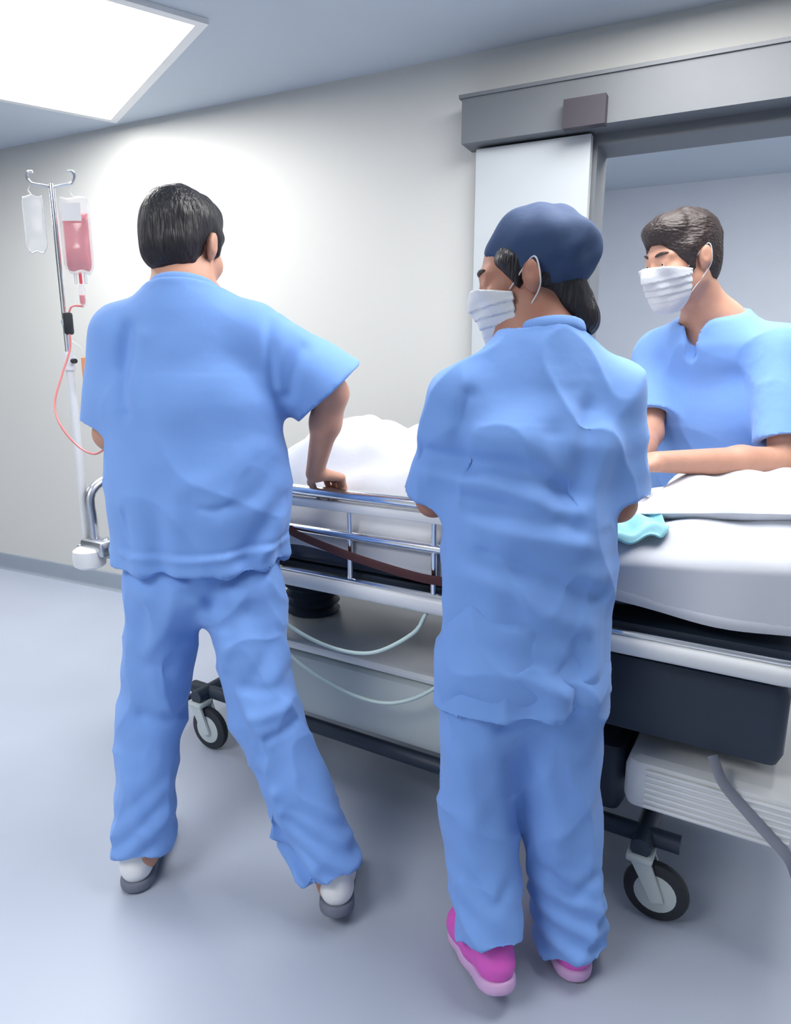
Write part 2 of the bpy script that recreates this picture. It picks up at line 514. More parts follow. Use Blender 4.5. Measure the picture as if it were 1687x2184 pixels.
class Field:
    def __init__(s, prims_pts, h, pad=.06):
        P = np.array(prims_pts, float)
        s.lo = P.min(0) - pad
        s.h = h
        s.n = np.ceil((P.max(0) + pad - s.lo) / h).astype(int) + 1
        s.F = np.full(s.n, 0.5, np.float32)

    def _sub(s, lo, hi, m):
        i0 = np.maximum(np.floor((lo - m - s.lo) / s.h).astype(int), 0)
        i1 = np.minimum(np.ceil((hi + m - s.lo) / s.h).astype(int) + 1, s.n)
        if (i1 <= i0).any():
            return None
        ax = [(s.lo[k] + s.h * np.arange(i0[k], i1[k])).astype(np.float32) for k in range(3)]
        return (slice(i0[0], i1[0]), slice(i0[1], i1[1]), slice(i0[2], i1[2])), ax[0][:, None, None], ax[1][None, :, None], ax[2][None, None, :]

    def add(s, pr, k=.02):
        q = s._sub(pr.lo, pr.hi, k + 2.5 * s.h)
        if q is None: return
        sl, X, Y, Z = q
        d = pr.f(X, Y, Z)
        a = s.F[sl]
        hh = np.maximum(k - np.abs(a - d), 0) / k
        s.F[sl] = np.minimum(a, d) - hh * hh * k * .25

    def sub(s, pr, k=.006):
        q = s._sub(pr.lo, pr.hi, k + 2.5 * s.h)
        if q is None: return
        sl, X, Y, Z = q
        d = -pr.f(X, Y, Z)
        a = s.F[sl]
        hh = np.maximum(k - np.abs(a - d), 0) / k
        s.F[sl] = np.maximum(a, d) + hh * hh * k * .25

    def like(s):
        o = object.__new__(Field)
        o.lo, o.h, o.n = s.lo, s.h, s.n
        o.F = np.full(s.n, 0.5, np.float32)
        return o

    def union(s, o, k=.03):
        hh = np.maximum(k - np.abs(s.F - o.F), 0) / k
        s.F = np.minimum(s.F, o.F) - hh * hh * k * .25

    def cut(s, p, n, lo=None, hi=None):
        """remove what lies on the +n side of the plane (optionally only within a box)"""
        n = nz(n)
        L = s.lo if lo is None else np.array(lo)
        H = (s.lo + s.h * s.n) if hi is None else np.array(hi)
        q = s._sub(L, H, 0)
        sl, X, Y, Z = q
        d = (X - p[0]) * n[0] + (Y - p[1]) * n[1] + (Z - p[2]) * n[2]
        s.F[sl] = np.maximum(s.F[sl], d)

    def mesh(s, it=2):
        F = s.F
        F[0], F[-1], F[:, 0], F[:, -1], F[:, :, 0], F[:, :, -1] = .5, .5, .5, .5, .5, .5
        S = F < 0
        c = S[:-1, :-1, :-1].astype(np.int8)
        cnt = np.zeros_like(c)
        for i in (0, 1):
            for j in (0, 1):
                for k in (0, 1):
                    cnt += S[i:S.shape[0] - 1 + i, j:S.shape[1] - 1 + j, k:S.shape[2] - 1 + k]
        act = (cnt > 0) & (cnt < 8)
        idx = np.argwhere(act)
        imap = np.full(act.shape, -1, np.int32)
        imap[act] = np.arange(len(idx))
        corners = [(i, j, k) for i in (0, 1) for j in (0, 1) for k in (0, 1)]
        val = {q: F[idx[:, 0] + q[0], idx[:, 1] + q[1], idx[:, 2] + q[2]] for q in corners}
        acc = np.zeros((len(idx), 3))
        num = np.zeros(len(idx))
        for q in corners:
            for ax in range(3):
                if q[ax] == 0:
                    q2 = list(q); q2[ax] = 1; q2 = tuple(q2)
                    a, b = val[q], val[q2]
                    mk = (a < 0) != (b < 0)
                    t = np.where(mk, a / np.where(mk, a - b, 1), 0)
                    p = np.array(q, float)[None, :].repeat(len(idx), 0)
                    p[:, ax] += t
                    acc += p * mk[:, None]
                    num += mk
        V = idx + acc / num[:, None]
        quads = []
        for ax in range(3):
            o = [1, 2] if ax == 0 else ([2, 0] if ax == 1 else [0, 1])
            sa = [slice(None)] * 3; sb = [slice(None)] * 3
            sa[ax] = slice(0, -1); sb[ax] = slice(1, None)
            A, B = S[tuple(sa)], S[tuple(sb)]
            e = np.argwhere(A != B)
            fl = A[e[:, 0], e[:, 1], e[:, 2]]
            ok = (e[:, o[0]] > 0) & (e[:, o[1]] > 0) & (e[:, o[0]] < S.shape[o[0]] - 1) & (e[:, o[1]] < S.shape[o[1]] - 1)
            e, fl = e[ok], fl[ok]

            def ci(d0, d1):
                q = e.copy(); q[:, o[0]] += d0; q[:, o[1]] += d1
                return imap[q[:, 0], q[:, 1], q[:, 2]]
            Q = np.stack([ci(-1, -1), ci(0, -1), ci(0, 0), ci(-1, 0)], 1)
            Q = np.where(fl[:, None], Q, Q[:, ::-1])
            quads.append(Q)
        Q = np.concatenate(quads)
        Q = Q[(Q >= 0).all(1)]
        V = s.lo + s.h * V
        E = np.concatenate([Q[:, [0, 1]], Q[:, [1, 2]], Q[:, [2, 3]], Q[:, [3, 0]]])
        deg = np.bincount(E[:, 0], minlength=len(V)) + np.bincount(E[:, 1], minlength=len(V))

        def smooth(V, w):
            A = np.stack([np.bincount(E[:, 0], V[E[:, 1], i], len(V)) + np.bincount(E[:, 1], V[E[:, 0], i], len(V)) for i in range(3)], 1) / np.maximum(deg, 1)[:, None]
            return V + w * (A - V)
        for _ in range(it):
            V = smooth(V, .55)
            V = smooth(V, -.35)
        return V, Q


def normals(V, Q):
    n = np.cross(V[Q[:, 2]] - V[Q[:, 0]], V[Q[:, 3]] - V[Q[:, 1]])
    N = np.zeros_like(V)
    for i in range(4):
        for c in range(3):
            N[:, c] += np.bincount(Q[:, i], n[:, c], len(V))
    return N / np.maximum(np.linalg.norm(N, axis=1), 1e-12)[:, None]


def wob(P, freq, seed, n=7):
    g = np.random.default_rng(seed)
    f = np.asarray(freq, float) * np.ones(3)
    out = 0
    for i in range(n):
        d = nz(g.normal(size=3)) * f * g.uniform(.6, 1.5)
        w = nz(g.normal(size=3)) * f * .7
        out = out + np.sin(P @ d + 1.2 * np.sin(P @ w + g.uniform(0, 6)) + g.uniform(0, 6))
    return out / math.sqrt(n)


def ridge(P, freq, seed):
    """rounded cloth folds: broad crests, narrow valleys"""
    return 1 - 2 * np.abs(np.tanh(wob(P, freq, seed, 5))) ** .8


def drape(V, N, c, z0, z1, k, amp, seed):
    """lengthwise folds round an axis through c, growing from z0 down to z1"""
    th = np.arctan2(V[:, 1] - c[1], V[:, 0] - c[0])
    w = np.clip((z0 - V[:, 2]) / (z0 - z1), 0, 1.2)
    f = np.sin(k * th + 1.3 * np.sin(2 * th + seed) + 3.0 * V[:, 2] + seed) * .6 + np.sin((k + 4) * th + seed * 2 - 5 * V[:, 2]) * .4
    return V + N * (amp * w ** 1.5 * f)[:, None]


def crease(V, N, lines, Y, side=None):
    """fold lines read off as pixels at depth Y; positive amp = ridge, negative = valley"""
    D = np.zeros(len(V))
    for (pts, amp, sig) in lines:
        W = [at(p[0], p[1], Y) for p in pts]
        W = smooth_path(W, 6)
        best = np.full(len(V), 9.0)
        for a, b in zip(W[:-1], W[1:]):
            ab = np.array([b[0] - a[0], b[2] - a[2]])
            q = V[:, [0, 2]] - np.array([a[0], a[2]])
            t = np.clip(q @ ab / max(ab @ ab, 1e-9), 0, 1)
            best = np.minimum(best, np.linalg.norm(q - t[:, None] * ab, axis=1))
        D += amp * np.exp(-(best / (1.35 * sig)) ** 2)
    if side is None:
        D *= np.clip(.35 - N[:, 1], 0, 1)
    return V + N * D[:, None]


class Frame:
    """local frame: x right, y forward (facing), z up"""
    def __init__(s, o, fwd, up=(0, 0, 1)):
        s.o = np.array(o, float)
        s.y = nz(fwd)
        s.z = nz(np.array(up, float) - s.y * (np.array(up, float) @ s.y))
        s.x = np.cross(s.y, s.z)
        s.R = np.stack([s.x, s.y, s.z], 1)

    def p(s, x, y, z):
        return s.o + s.R @ np.array([x, y, z], float)


def head_prims(H, neck, nr=.055):
    """list of (op, prim, k) for a head with a face"""
    L = []
    a = L.append
    a(('+', Ell(H.p(0, -.014, .036), (.075, .096, .081), H.R), .02))
    a(('+', Ell(H.p(0, .030, -.030), (.062, .060, .082), H.R), .03))
    for sx in (-1, 1):
        a(('+', Cone(H.p(sx * .050, -.005, -.055), H.p(sx * .012, .064, -.096), .024, .019), .03))
        a(('+', Ell(H.p(sx * .040, .060, -.022), (.024, .022, .024), H.R), .02))
        a(('+', Cone(H.p(sx * .010, .082, .026), H.p(sx * .044, .068, .024), .011, .010), .014))
    a(('+', Ell(H.p(0, .072, -.098), (.020, .018, .016), H.R), .02))
    for sx in (-1, 1):
        a(('-', Ell(H.p(sx * .031, .092, .004), (.017, .013, .010), H.R), .010))
        a(('+', Ell(H.p(sx * .031, .0755, .0035), (.0140, .0115, .0105), H.R), .003))
        a(('+', Cone(H.p(sx * .019, .0855, .0115), H.p(sx * .043, .077, .0095), .0052, .0050), .006))
        a(('+', Cone(H.p(sx * .019, .0835, -.006), H.p(sx * .042, .076, -.006), .0042, .0042), .006))
    a(('+', Cone(H.p(0, .082, .014), H.p(0, .104, -.026), .007, .012), .012))
    for sx in (-1, 1):
        a(('+', Ell(H.p(sx * .012, .096, -.031), (.008, .010, .008), H.R), .006))
        a(('+', Ell(H.p(sx * .078, -.010, -.004), (.008, .018, .031), H.R), .008))
        a(('+', Ell(H.p(sx * .086, -.014, .002), (.006, .016, .026), H.R), .006))
        a(('-', Ell(H.p(sx * .094, -.004, .002), (.006, .008, .014), H.R), .004))
    a(('+', Cone(H.p(-.021, .082, -.055), H.p(.021, .082, -.055), .008, .008, None), .01))
    a(('+', Cone(H.p(-.018, .082, -.066), H.p(.018, .082, -.066), .009, .009, None), .008))
    a(('-', Cone(H.p(-.022, .094, -.0605), H.p(.022, .094, -.0605), .0035, .0035), .003))
    a(('+', Cone(H.p(0, -.026, -.05), neck, nr, nr + .004), .03))
    return L


def hand_prims(wrist, d, up, side, curl=(45, 60, 35), spread=.0, right=True, thumb=(.55, .5)):
    """d: direction wrist->knuckles, up: back of the hand, side: towards the thumb"""
    d = nz(d)
    up = nz(np.array(up, float) - d * (np.array(up, float) @ d))
    side = nz(np.array(side, float) - d * (np.array(side, float) @ d) - up * (np.array(side, float) @ up))
    w = np.array(wrist, float)
    L = []
    kn = []
    for i, (o, ln) in enumerate(((.031, .088), (.0105, .092), (-.0105, .088), (-.031, .080))):
        k = w + d * ln + side * o + up * (.004 if i in (1, 2) else 0)
        kn.append(k)
        L.append(('+', Cone(w + side * o * .55 + d * .012, k, .0155, .0105), .012))
    fl = ((.042, .026, .020), (.046, .030, .022), (.043, .028, .021), (.034, .021, .018))
    for i, k in enumerate(kn):
        a = 0.0
        p = k
        for j in range(3):
            a += math.radians(curl[j] * (1 + .06 * (i - 1.5)))
            dd = d * math.cos(a) - up * math.sin(a) + side * (1.5 - i) * spread
            q = p + nz(dd) * fl[i][j]
            L.append(('+', Cone(p, q, .0092 - .0008 * j, .0086 - .0009 * j), .003))
            p = q
    b = w + d * .022 + side * .022 - up * .006
    m1 = b + d * .032 + side * .026 - up * .016
    m2 = m1 + nz(d * .7 + side * thumb[0] * .3 - up * thumb[1]) * .034
    m3 = m2 + nz(d * .8 - side * .15 - up * thumb[1] * 1.2) * .026
    L.append(('+', Cone(b, m1, .014, .0115), .012))
    L.append(('+', Cone(m1, m2, .0105, .0098), .004))
    L.append(('+', Cone(m2, m3, .0096, .0078), .004))
    return L


def run(F, L):
    for (op, pr, k) in L:
        (F.add if op == '+' else F.sub)(pr, k)


def eyes(H, root, base):
    for sx in (-1, 1):
        c = H.p(sx * .031, .0752, .004)
        e = MB().lathe([(0.0001, -.0125), (.006, -.011), (.0105, -.0065), (.0125, 0), (.0105, .0065), (.006, .011), (.0001, .0125)], c - base, 'z', 16).build('eye', M_EYE, root, True)
        i = H.p(sx * .031, .0755 + .0072, .004)
        MB().lathe([(0.0001, -.0055), (.0035, -.0042), (.0055, 0), (.0035, .0042), (.0001, .0055)], i - base, 'z', 12).build('iris', M_IRIS, e, True)
        # eyebrow
        pts = [H.p(sx * (.014 + .034 * t), .0915 - .016 * t * t, .027 + .006 * math.sin(t * 2.4)) - base for t in np.linspace(0, 1, 7)]
        MB().tube(pts, [.0025, .0038, .004, .004, .0035, .003, .0015], 8).build('eyebrow', M_HAIR2, root, True)


def shoe(root, base, heel, toe, up, m_up, m_sole, clog=False):
    """heel/toe: points on the ground line of the sole"""
    heel, toe = np.array(heel, float), np.array(toe, float)
    f = nz(toe - heel)
    Fm = Frame(heel, f, up)
    Ln = np.linalg.norm(toe - heel)
    pts = [Fm.p(x, y, z) for x in (-.06, .06) for y in (-.03, Ln + .03) for z in (-.01, .13)]
    F = Field(pts, .004, .02)
    F.add(Cone(Fm.p(0, .038, .048), Fm.p(0, Ln * .45, .046), .036, .040), .03)
    F.add(Cone(Fm.p(0, Ln * .45, .045), Fm.p(.006, Ln - .048, .036), .042, .040), .03)
    F.add(Ell(Fm.p(.006, Ln - .055, .034), (.048, .062, .036), Fm.R), .03)
    if not clog:
        F.add(Cone(Fm.p(0, .045, .06), Fm.p(0, .055, .105), .037, .040), .02)
        F.sub(Cone(Fm.p(0, .052, .085), Fm.p(0, .052, .14), .030, .034), .004)
    else:
        F.add(Cone(Fm.p(0, .042, .05), Fm.p(0, .05, .07), .037, .040), .02)
        F.sub(Cone(Fm.p(0, .06, .075), Fm.p(0, .05, .14), .032, .04), .004)
    F.cut(Fm.p(0, 0, .018), -Fm.z)
    V, Q = F.mesh(2)
    s = mobj('shoe', V, Q, m_up, root, True, base)
    F = Field(pts, .004, .02)
    F.add(Cone(Fm.p(0, .040, .012), Fm.p(0, Ln * .5, .012), .042, .041), .02)
    F.add(Cone(Fm.p(0, Ln * .5, .012), Fm.p(.006, Ln - .052, .012), .041, .051), .02)
    F.cut(Fm.p(0, 0, .026), Fm.z)
    F.cut(Fm.p(0, 0, .0), -Fm.z)
    V, Q = F.mesh(1)
    mobj('sole', V, Q, m_sole, s, True, base)
    if not clog:
        for k in range(4):
            y = Ln * (.45 + .09 * k)
            z = .092 - .006 * k - (.004 * k)
            MB().tube([Fm.p(-.024, y, z - .012) - base, Fm.p(-.01, y + .006, z - .001) - base, Fm.p(.012, y + .006, z - .001) - base, Fm.p(.026, y, z - .012) - base], .003, 8).build('lace', M_MASK, s, True)
    return s


def mask_mesh(H, root, base, m):
    """pleated surgical mask over nose, mouth and chin, with ear loops"""
    F = Field([H.o - .15, H.o + .15], .003, .0)
    for (op, pr, k) in head_prims(H, H.p(0, -.04, -.14)):
        if op == '+':
            F.add(pr, max(k, .028))
    F.F -= .0075
    F.cut(H.p(0, .10, .000), H.R @ np.array([0, -.30, 1.0]))
    F.cut(H.p(0, .06, -.132), H.R @ np.array([0, .42, -1.0]))
    F.cut(H.p(0, .030, -.05), H.R @ np.array([0, -1.0, -.05]))
    V, Q = F.mesh(2)
    N = normals(V, Q)
    L = (V - H.o) @ H.R
    zz = -L[:, 2]
    band = np.clip((zz - .022) / .01, 0, 1) * np.clip((.098 - zz) / .01, 0, 1)
    saw = np.mod(zz, .019) / .019
    V = V + N * (.0032 * band * (saw - .5))[:, None]
    o = mobj('face_mask', V, Q, m, root, True, base)
    for sx in (-1, 1):
        e0 = H.p(sx * .067, .034, -.016) - base
        e1 = H.p(sx * .086, -.018, .030) - base
        e2 = H.p(sx * .089, -.026, -.004) - base
        e3 = H.p(sx * .080, -.016, -.036) - base
        e4 = H.p(sx * .060, .036, -.090) - base
        MB().tube(smooth_path([e0, e1, e2, e3, e4], 8), .0016, 6).build('ear_loop', m, o, True)
    return o


def hair_mesh(F, H, root, base, m, seed=3, amp=.003, name='hair'):
    V, Q = F.mesh(2)
    N = normals(V, Q)
    V = V + N * (amp * (wob(V, (160, 160, 45), seed) * .6 + wob(V, 60, seed + 1) * .6))[:, None]
    return mobj(name, V, Q, m, root, True, base)


# ------------------------------------------------------------------ person on the left, seen from behind, walking away
def build_person_a():
    base = np.array([-.43, 1.46, 0.0])
    root = empty('person', tuple(base))
    tag(root, 'person in blue scrubs seen from behind, white shoes, right hand on the gurney rail', 'person', 'people in blue scrubs')
    head = at(393, 530, 1.675)
    H = Frame(head, (.28, .93, -.22))
    neckb = at(398, 652, 1.615)
    shL, shR = at(262, 722, 1.62), at(548, 718, 1.62)
    elL, wrL = at(236, 925, 1.66), np.array([-.705, 1.86, 1.02])
    elR = at(708, 838, 1.66)
    rail = G0 + GU * .955 + np.array([0, 0, .957])
    wrR = rail - GN * .062 + np.array([0, 0, .062])
    chest, waist, pelv = at(412, 850, 1.625), at(425, 1060, 1.625), at(428, 1235, 1.615)
    hipL, hipR = at(350, 1270, 1.61), at(520, 1270, 1.61)
    knL, knR = at(325, 1520, 1.60), at(570, 1530, 1.53)
    anL, anR = at(304, 1822, 1.51), at(712, 1882, 1.405)
    pts = [head, neckb, shL, shR, elL, wrL, elR, wrR, pelv, knL, knR, anL, anR, head + [0, 0, .12], anR - [0, 0, .05], wrR + [0, .12, -.12], wrL + [0, .14, -.05], wrR - [.08, 0, 0], wrR + [.08, 0, 0], wrL - [.08, 0, 0], head + [.1, .12, 0], anL - [0, 0, .05]]
    F = Field(pts, .0042, .10)
    X = (1, 0, 0)
    run(F, head_prims(H, neckb, .052))
    F.add(Oval(neckb, chest, X, (.10, .06), (.13, .075)), .05)
    F.add(Oval(chest, waist, X, (.13, .075), (.12, .075)), .05)
    F.add(Oval(waist, pelv, X, (.12, .075), (.13, .085)), .05)
    for sh, el, wr in ((shL, elL, wrL), (shR, elR, wrR)):
        F.add(Cone(neckb + [0, 0, -.04], sh, .05, .046), .04)
        F.add(Cone(sh, el, .046, .037), .03)
        F.add(Cone(el, el + (wr - el) * .35, .038, .039), .02)
        F.add(Cone(el + (wr - el) * .35, wr, .038, .025, (nz((1, .3, 0)), .9)), .02)
    for hp, kn, an in ((hipL, knL, anL), (hipR, knR, anR)):
        F.add(Cone(hp, kn, .066, .045), .05)
        F.add(Cone(kn, kn + (an - kn) * .35, .045, .047), .03)
        F.add(Cone(kn + (an - kn) * .35, an, .046, .033), .03)
        F.add(Cone(an, np.array([an[0], an[1] + .05, max(.042, an[2] - .05)]), .034, .026), .03)
    # right hand closes over the rail from above
    run(F, hand_prims(wrR, nz(GN * .95 - np.array([0, 0, .24])), nz(GN * .24 + np.array([0, 0, 1])), -GU, (52, 66, 45)))
    run(F, hand_prims(wrL, nz(wrL - elL), (-.2, .3, .9), (1, 0, .1), (50, 70, 45)))
    V, Q = F.mesh(2)
    mobj('body', V, Q, M_SKIN, root, True, base)

    # hair, short back and sides
    F = Field([head - .13, head + .15], .004, .02)
    F.add(Ell(H.p(0, -.018, .040), (.0835, .104, .090), H.R), .01)
    F.add(Ell(H.p(0, -.052, -.018), (.068, .058, .062), H.R), .03)
    F.add(Ell(H.p(0, .04, .088), (.060, .055, .034), H.R), .03)
    for sx in (-1, 1):
        F.add(Cone(H.p(sx * .066, .028, .03), H.p(sx * .07, .022, -.006), .018, .010), .02)
        F.sub(Ell(H.p(sx * .086, -.006, -.012), (.026, .026, .036), H.R), .01)
    F.cut(H.p(0, 0, -.062), H.R @ np.array([0, .28, -1]))
    F.sub(Ell(H.p(0, .10, -.045), (.08, .062, .10), H.R), .012)
    hair_mesh(F, H, root, base, M_HAIR, 5, .0022)
    eyes(H, root, base)

    # scrub top
    hem = at(425, 1196, 1.60)
    F = Field([shL, shR, neckb, hem, elR, elL, chest], .0052, .20)
    F.add(Oval(neckb + [-.005, .0, -.06], chest, X, (.140, .085), (.192, .122)), .07)
    F.add(Oval(chest, waist, X, (.192, .124), (.198, .134)), .06)
    F.add(Oval(waist, at(427, 1250, 1.625), X, (.198, .134), (.216, .150), .3), .06)
    F.add(Cone(neckb + [0, -.004, .035], neckb + [0, 0, -.06], .080, .105), .05)
    for sh in (shL, shR):
        F.add(Cone(neckb + [0, -.005, -.02], sh, .060, .058), .06)
    eL = elL + [-.004, -.008, .01]
    S = F.like()
    S.add(Cone(shL, eL, .066, .068), .05)
    S.cut(at(230, 902, 1.62), nz(np.array([-.05, .12, -1])))
    S.sub(Cone(shL + (eL - shL) * .6, eL + (eL - shL) * .3, .046, .060), .006)
    F.union(S, .045)
    sR = shR + (elR - shR) * 1.10
    S = F.like()
    S.add(Cone(shR, sR, .070, .104), .05)
    S.cut(sR - nz(sR - shR) * .03, nz(np.array([.66, .1, -.75])))
    S.sub(Cone(shR + (sR - shR) * .55, sR + (sR - shR) * .4, .040, .100), .006)
    F.union(S, .045)
    F.cut(hem, (0.0, 0.05, -1))
    F.sub(Oval(waist + [0, 0, -.03], hem + [0, .02, -.2], X, (.10, .05), (.206, .141), .05), .006)
    F.cut(neckb + [0, 0, .030], (0, .30, 1), neckb - .12, neckb + .14)
    F.sub(Cone(neckb + [0, 0, -.02], H.p(0, -.02, -.05), .066, .070), .006)
    V, Q = F.mesh(2)
    N = normals(V, Q)
    low = np.clip((neckb[2] - .08 - V[:, 2]) / .4, 0, 1)
    V = V + N * ((.0075 * ridge(V, (13, 13, 7), 11) + .0042 * ridge(V, (26, 24, 14), 12) + .0018 * wob(V, (50, 45, 30), 13)) * (.25 + .75 * low))[:, None]
    V = drape(V, N, waist, neckb[2] - .25, hem[2], 9, .011, 2.0)
    N = normals(V, Q)
    V = crease(V, N, [
        ([(565, 655), (566, 740), (575, 830), (590, 900)], -.010, .010),
        ([(612, 700), (592, 770), (588, 830)], .008, .012),
        ([(640, 740), (610, 800), (600, 850)], -.010, .012),
        ([(255, 700), (250, 800), (262, 880)], -.014, .014),
        ([(300, 720), (278, 800), (268, 870)], .007, .016),
        ([(262, 1100), (262, 1120), (270, 1180)], -.006, .01),
        ([(600, 1080), (560, 1130), (515, 1195)], -.011, .014),
        ([(602, 1140), (575, 1165), (555, 1196)], .008, .011),
        ([(585, 1000), (540, 1060), (470, 1090)], -.006, .016),
        ([(540, 960), (480, 1010), (400, 1040)], .004, .02),
        ([(430, 1082), (460, 1086), (490, 1080)], -.004, .006),
        ([(450, 880), (440, 960), (455, 1040)], -.005, .03),
        ([(360, 760), (350, 860), (345, 980)], .005, .03),
        ([(255, 1188), (420, 1193), (600, 1180)], .0055, .008),
        ([(255, 1176), (420, 1181), (600, 1168)], -.003, .005),
    ], 1.50)
    top = mobj('scrub_top', V, Q, M_SCRUB, root, True, base)
    ring = []
    for k in range(29):
        a = 2 * math.pi * k / 28
        c = neckb + np.array([0, .0, .030])
        ring.append(c + np.array([.072 * math.cos(a), .074 * math.sin(a) - .002, -.30 * .074 * math.sin(a)]) - base)
    MB().tube(ring, .0085, 10, False, flat=(.014, .006)).build('collar_band', M_SCRUB, top, True)

    # trousers
    pts = [hipL, hipR, knL, knR, anL, anR, pelv, pelv + [0, 0, .2]]
    F = Field(pts, .0052, .17)
    F.add(Oval(pelv + [0, 0, .12], pelv + [0, 0, -.005], X, (.172, .11), (.186, .122)), .05)
    F.add(Cone(hipL + [.0, 0, -.01], knL, .098, .081), .035)
    F.add(Cone(knL, anL, .080, .073), .03)
    F.add(Cone(hipR + [-.005, 0, -.01], knR, .098, .084), .035)
    F.add(Cone(knR, anR, .083, .080), .03)
    eL = anL - nz(anL - knL) * .015
    eR = anR - nz(anR - knR) * .040
    F.cut(eL, nz(anL - knL), eL - .15, eL + .15)
    F.cut(eR, nz(nz(anR - knR) + np.array([0, .1, -.4])), eR - .16, eR + .16)
    F.sub(Cone(anL - nz(anL - knL) * .06, eL + nz(anL - knL) * .06, .045, .068), .005)
    F.sub(Cone(anR - nz(anR - knR) * .06, eR + nz(anR - knR) * .06, .045, .072), .005)
    V, Q = F.mesh(3)
    N = normals(V, Q)
    V = V + N * (.0080 * ridge(V, (18, 18, 10), 21) + .0048 * ridge(V, (34, 30, 20), 22) + .0015 * wob(V, 55, 25))[:, None]
    low = np.clip((.30 - V[:, 2]) / .2, 0, 1) * (V[:, 0] > -.42)
    V = V + N * (low * .0075 * np.sin(V[:, 2] * 150 + 4 * V[:, 0] * 12 + 2.0 * wob(V, 18, 23)))[:, None]
    lowl = np.clip((.34 - V[:, 2]) / .2, 0, 1) * (V[:, 0] <= -.42)
    V = V + N * (lowl * .0045 * np.sin(V[:, 2] * 90 - V[:, 0] * 40 + 2.0 * wob(V, 16, 24)))[:, None]
    N = normals(V, Q)
    V = crease(V, N, [
        ([(437, 1315), (450, 1270), (500, 1235), (545, 1225)], -.012, .014),
        ([(437, 1310), (400, 1265), (350, 1240)], -.010, .014),
        ([(350, 1265), (385, 1262), (410, 1250)], .007, .012),
        ([(360, 1280), (340, 1350), (290, 1420)], .009, .015),
        ([(400, 1330), (370, 1400), (330, 1460)], -.008, .014),
        ([(285, 1330), (275, 1400), (300, 1450)], -.007, .018),
        ([(300, 1470), (330, 1545), (385, 1560)], .008, .014),
        ([(280, 1560), (330, 1575), (385, 1585)], -.009, .013),
        ([(460, 1380), (490, 1480), (560, 1560)], .008, .014),
        ([(475, 1460), (520, 1550), (560, 1600)], -.009, .011),
        ([(520, 1330), (560, 1400), (545, 1450)], -.009, .018),
        ([(590, 1320), (600, 1400), (590, 1470)], .008, .014),
        ([(520, 1475), (570, 1480), (620, 1470)], -.009, .013),
        ([(540, 1530), (600, 1520), (640, 1500)], .008, .012),
        ([(560, 1570), (610, 1560), (650, 1540)], -.006, .010),
        ([(560, 1650), (590, 1730), (650, 1800), (690, 1820)], -.012, .011),
        ([(590, 1670), (620, 1740), (680, 1790)], .009, .012),
        ([(575, 1740), (610, 1810), (670, 1860)], .009, .011),
        ([(630, 1850), (665, 1880), (690, 1890)], -.010, .009),
        ([(690, 1830), (720, 1845), (750, 1835)], .008, .009),
        ([(690, 1890), (715, 1870), (745, 1860)], -.010, .009),
        ([(260, 1690), (290, 1760), (330, 1810)], .006, .012),
    ], 1.45)
    mobj('trousers', V, Q, M_SCRUB, root, True, base)
    # shoes
    shoe(root, base, (anL[0] - .005, anL[1] - .055, 0.004), (anL[0] - .045, anL[1] + .21, 0.004), (0, 0, 1), M_SHOE, M_SOLE)
    shoe(root, base, (anR[0] + .012, anR[1] - .062, .036), (anR[0] - .010, anR[1] + .195, 0.004), (0, .15, 1), M_SHOE, M_SOLE)


# ------------------------------------------------------------------ gurney
GA = math.radians(30.4)
GU = np.array([math.cos(GA), -math.sin(GA), 0])
GN = np.array([math.sin(GA), math.cos(GA), 0])
G0 = np.array([-1.0, 2.267, 0.0])
GL, GW = 2.12, 0.70


def gpt(x, y, z):
    return G0 + GU * x + GN * y + np.array([0, 0, z])


def rrect(x0, x1, y0, y1, r, z, n=6):
    P = []
    for (cx, cy, a0) in ((x1 - r, y1 - r, 0), (x0 + r, y1 - r, 90), (x0 + r, y0 + r, 180), (x1 - r, y0 + r, 270)):
        for k in range(n + 1):
            a = math.radians(a0 + 90 * k / n)
            P.append((cx + r * math.cos(a), cy + r * math.sin(a), z))
    P.append(P[0])
    return P


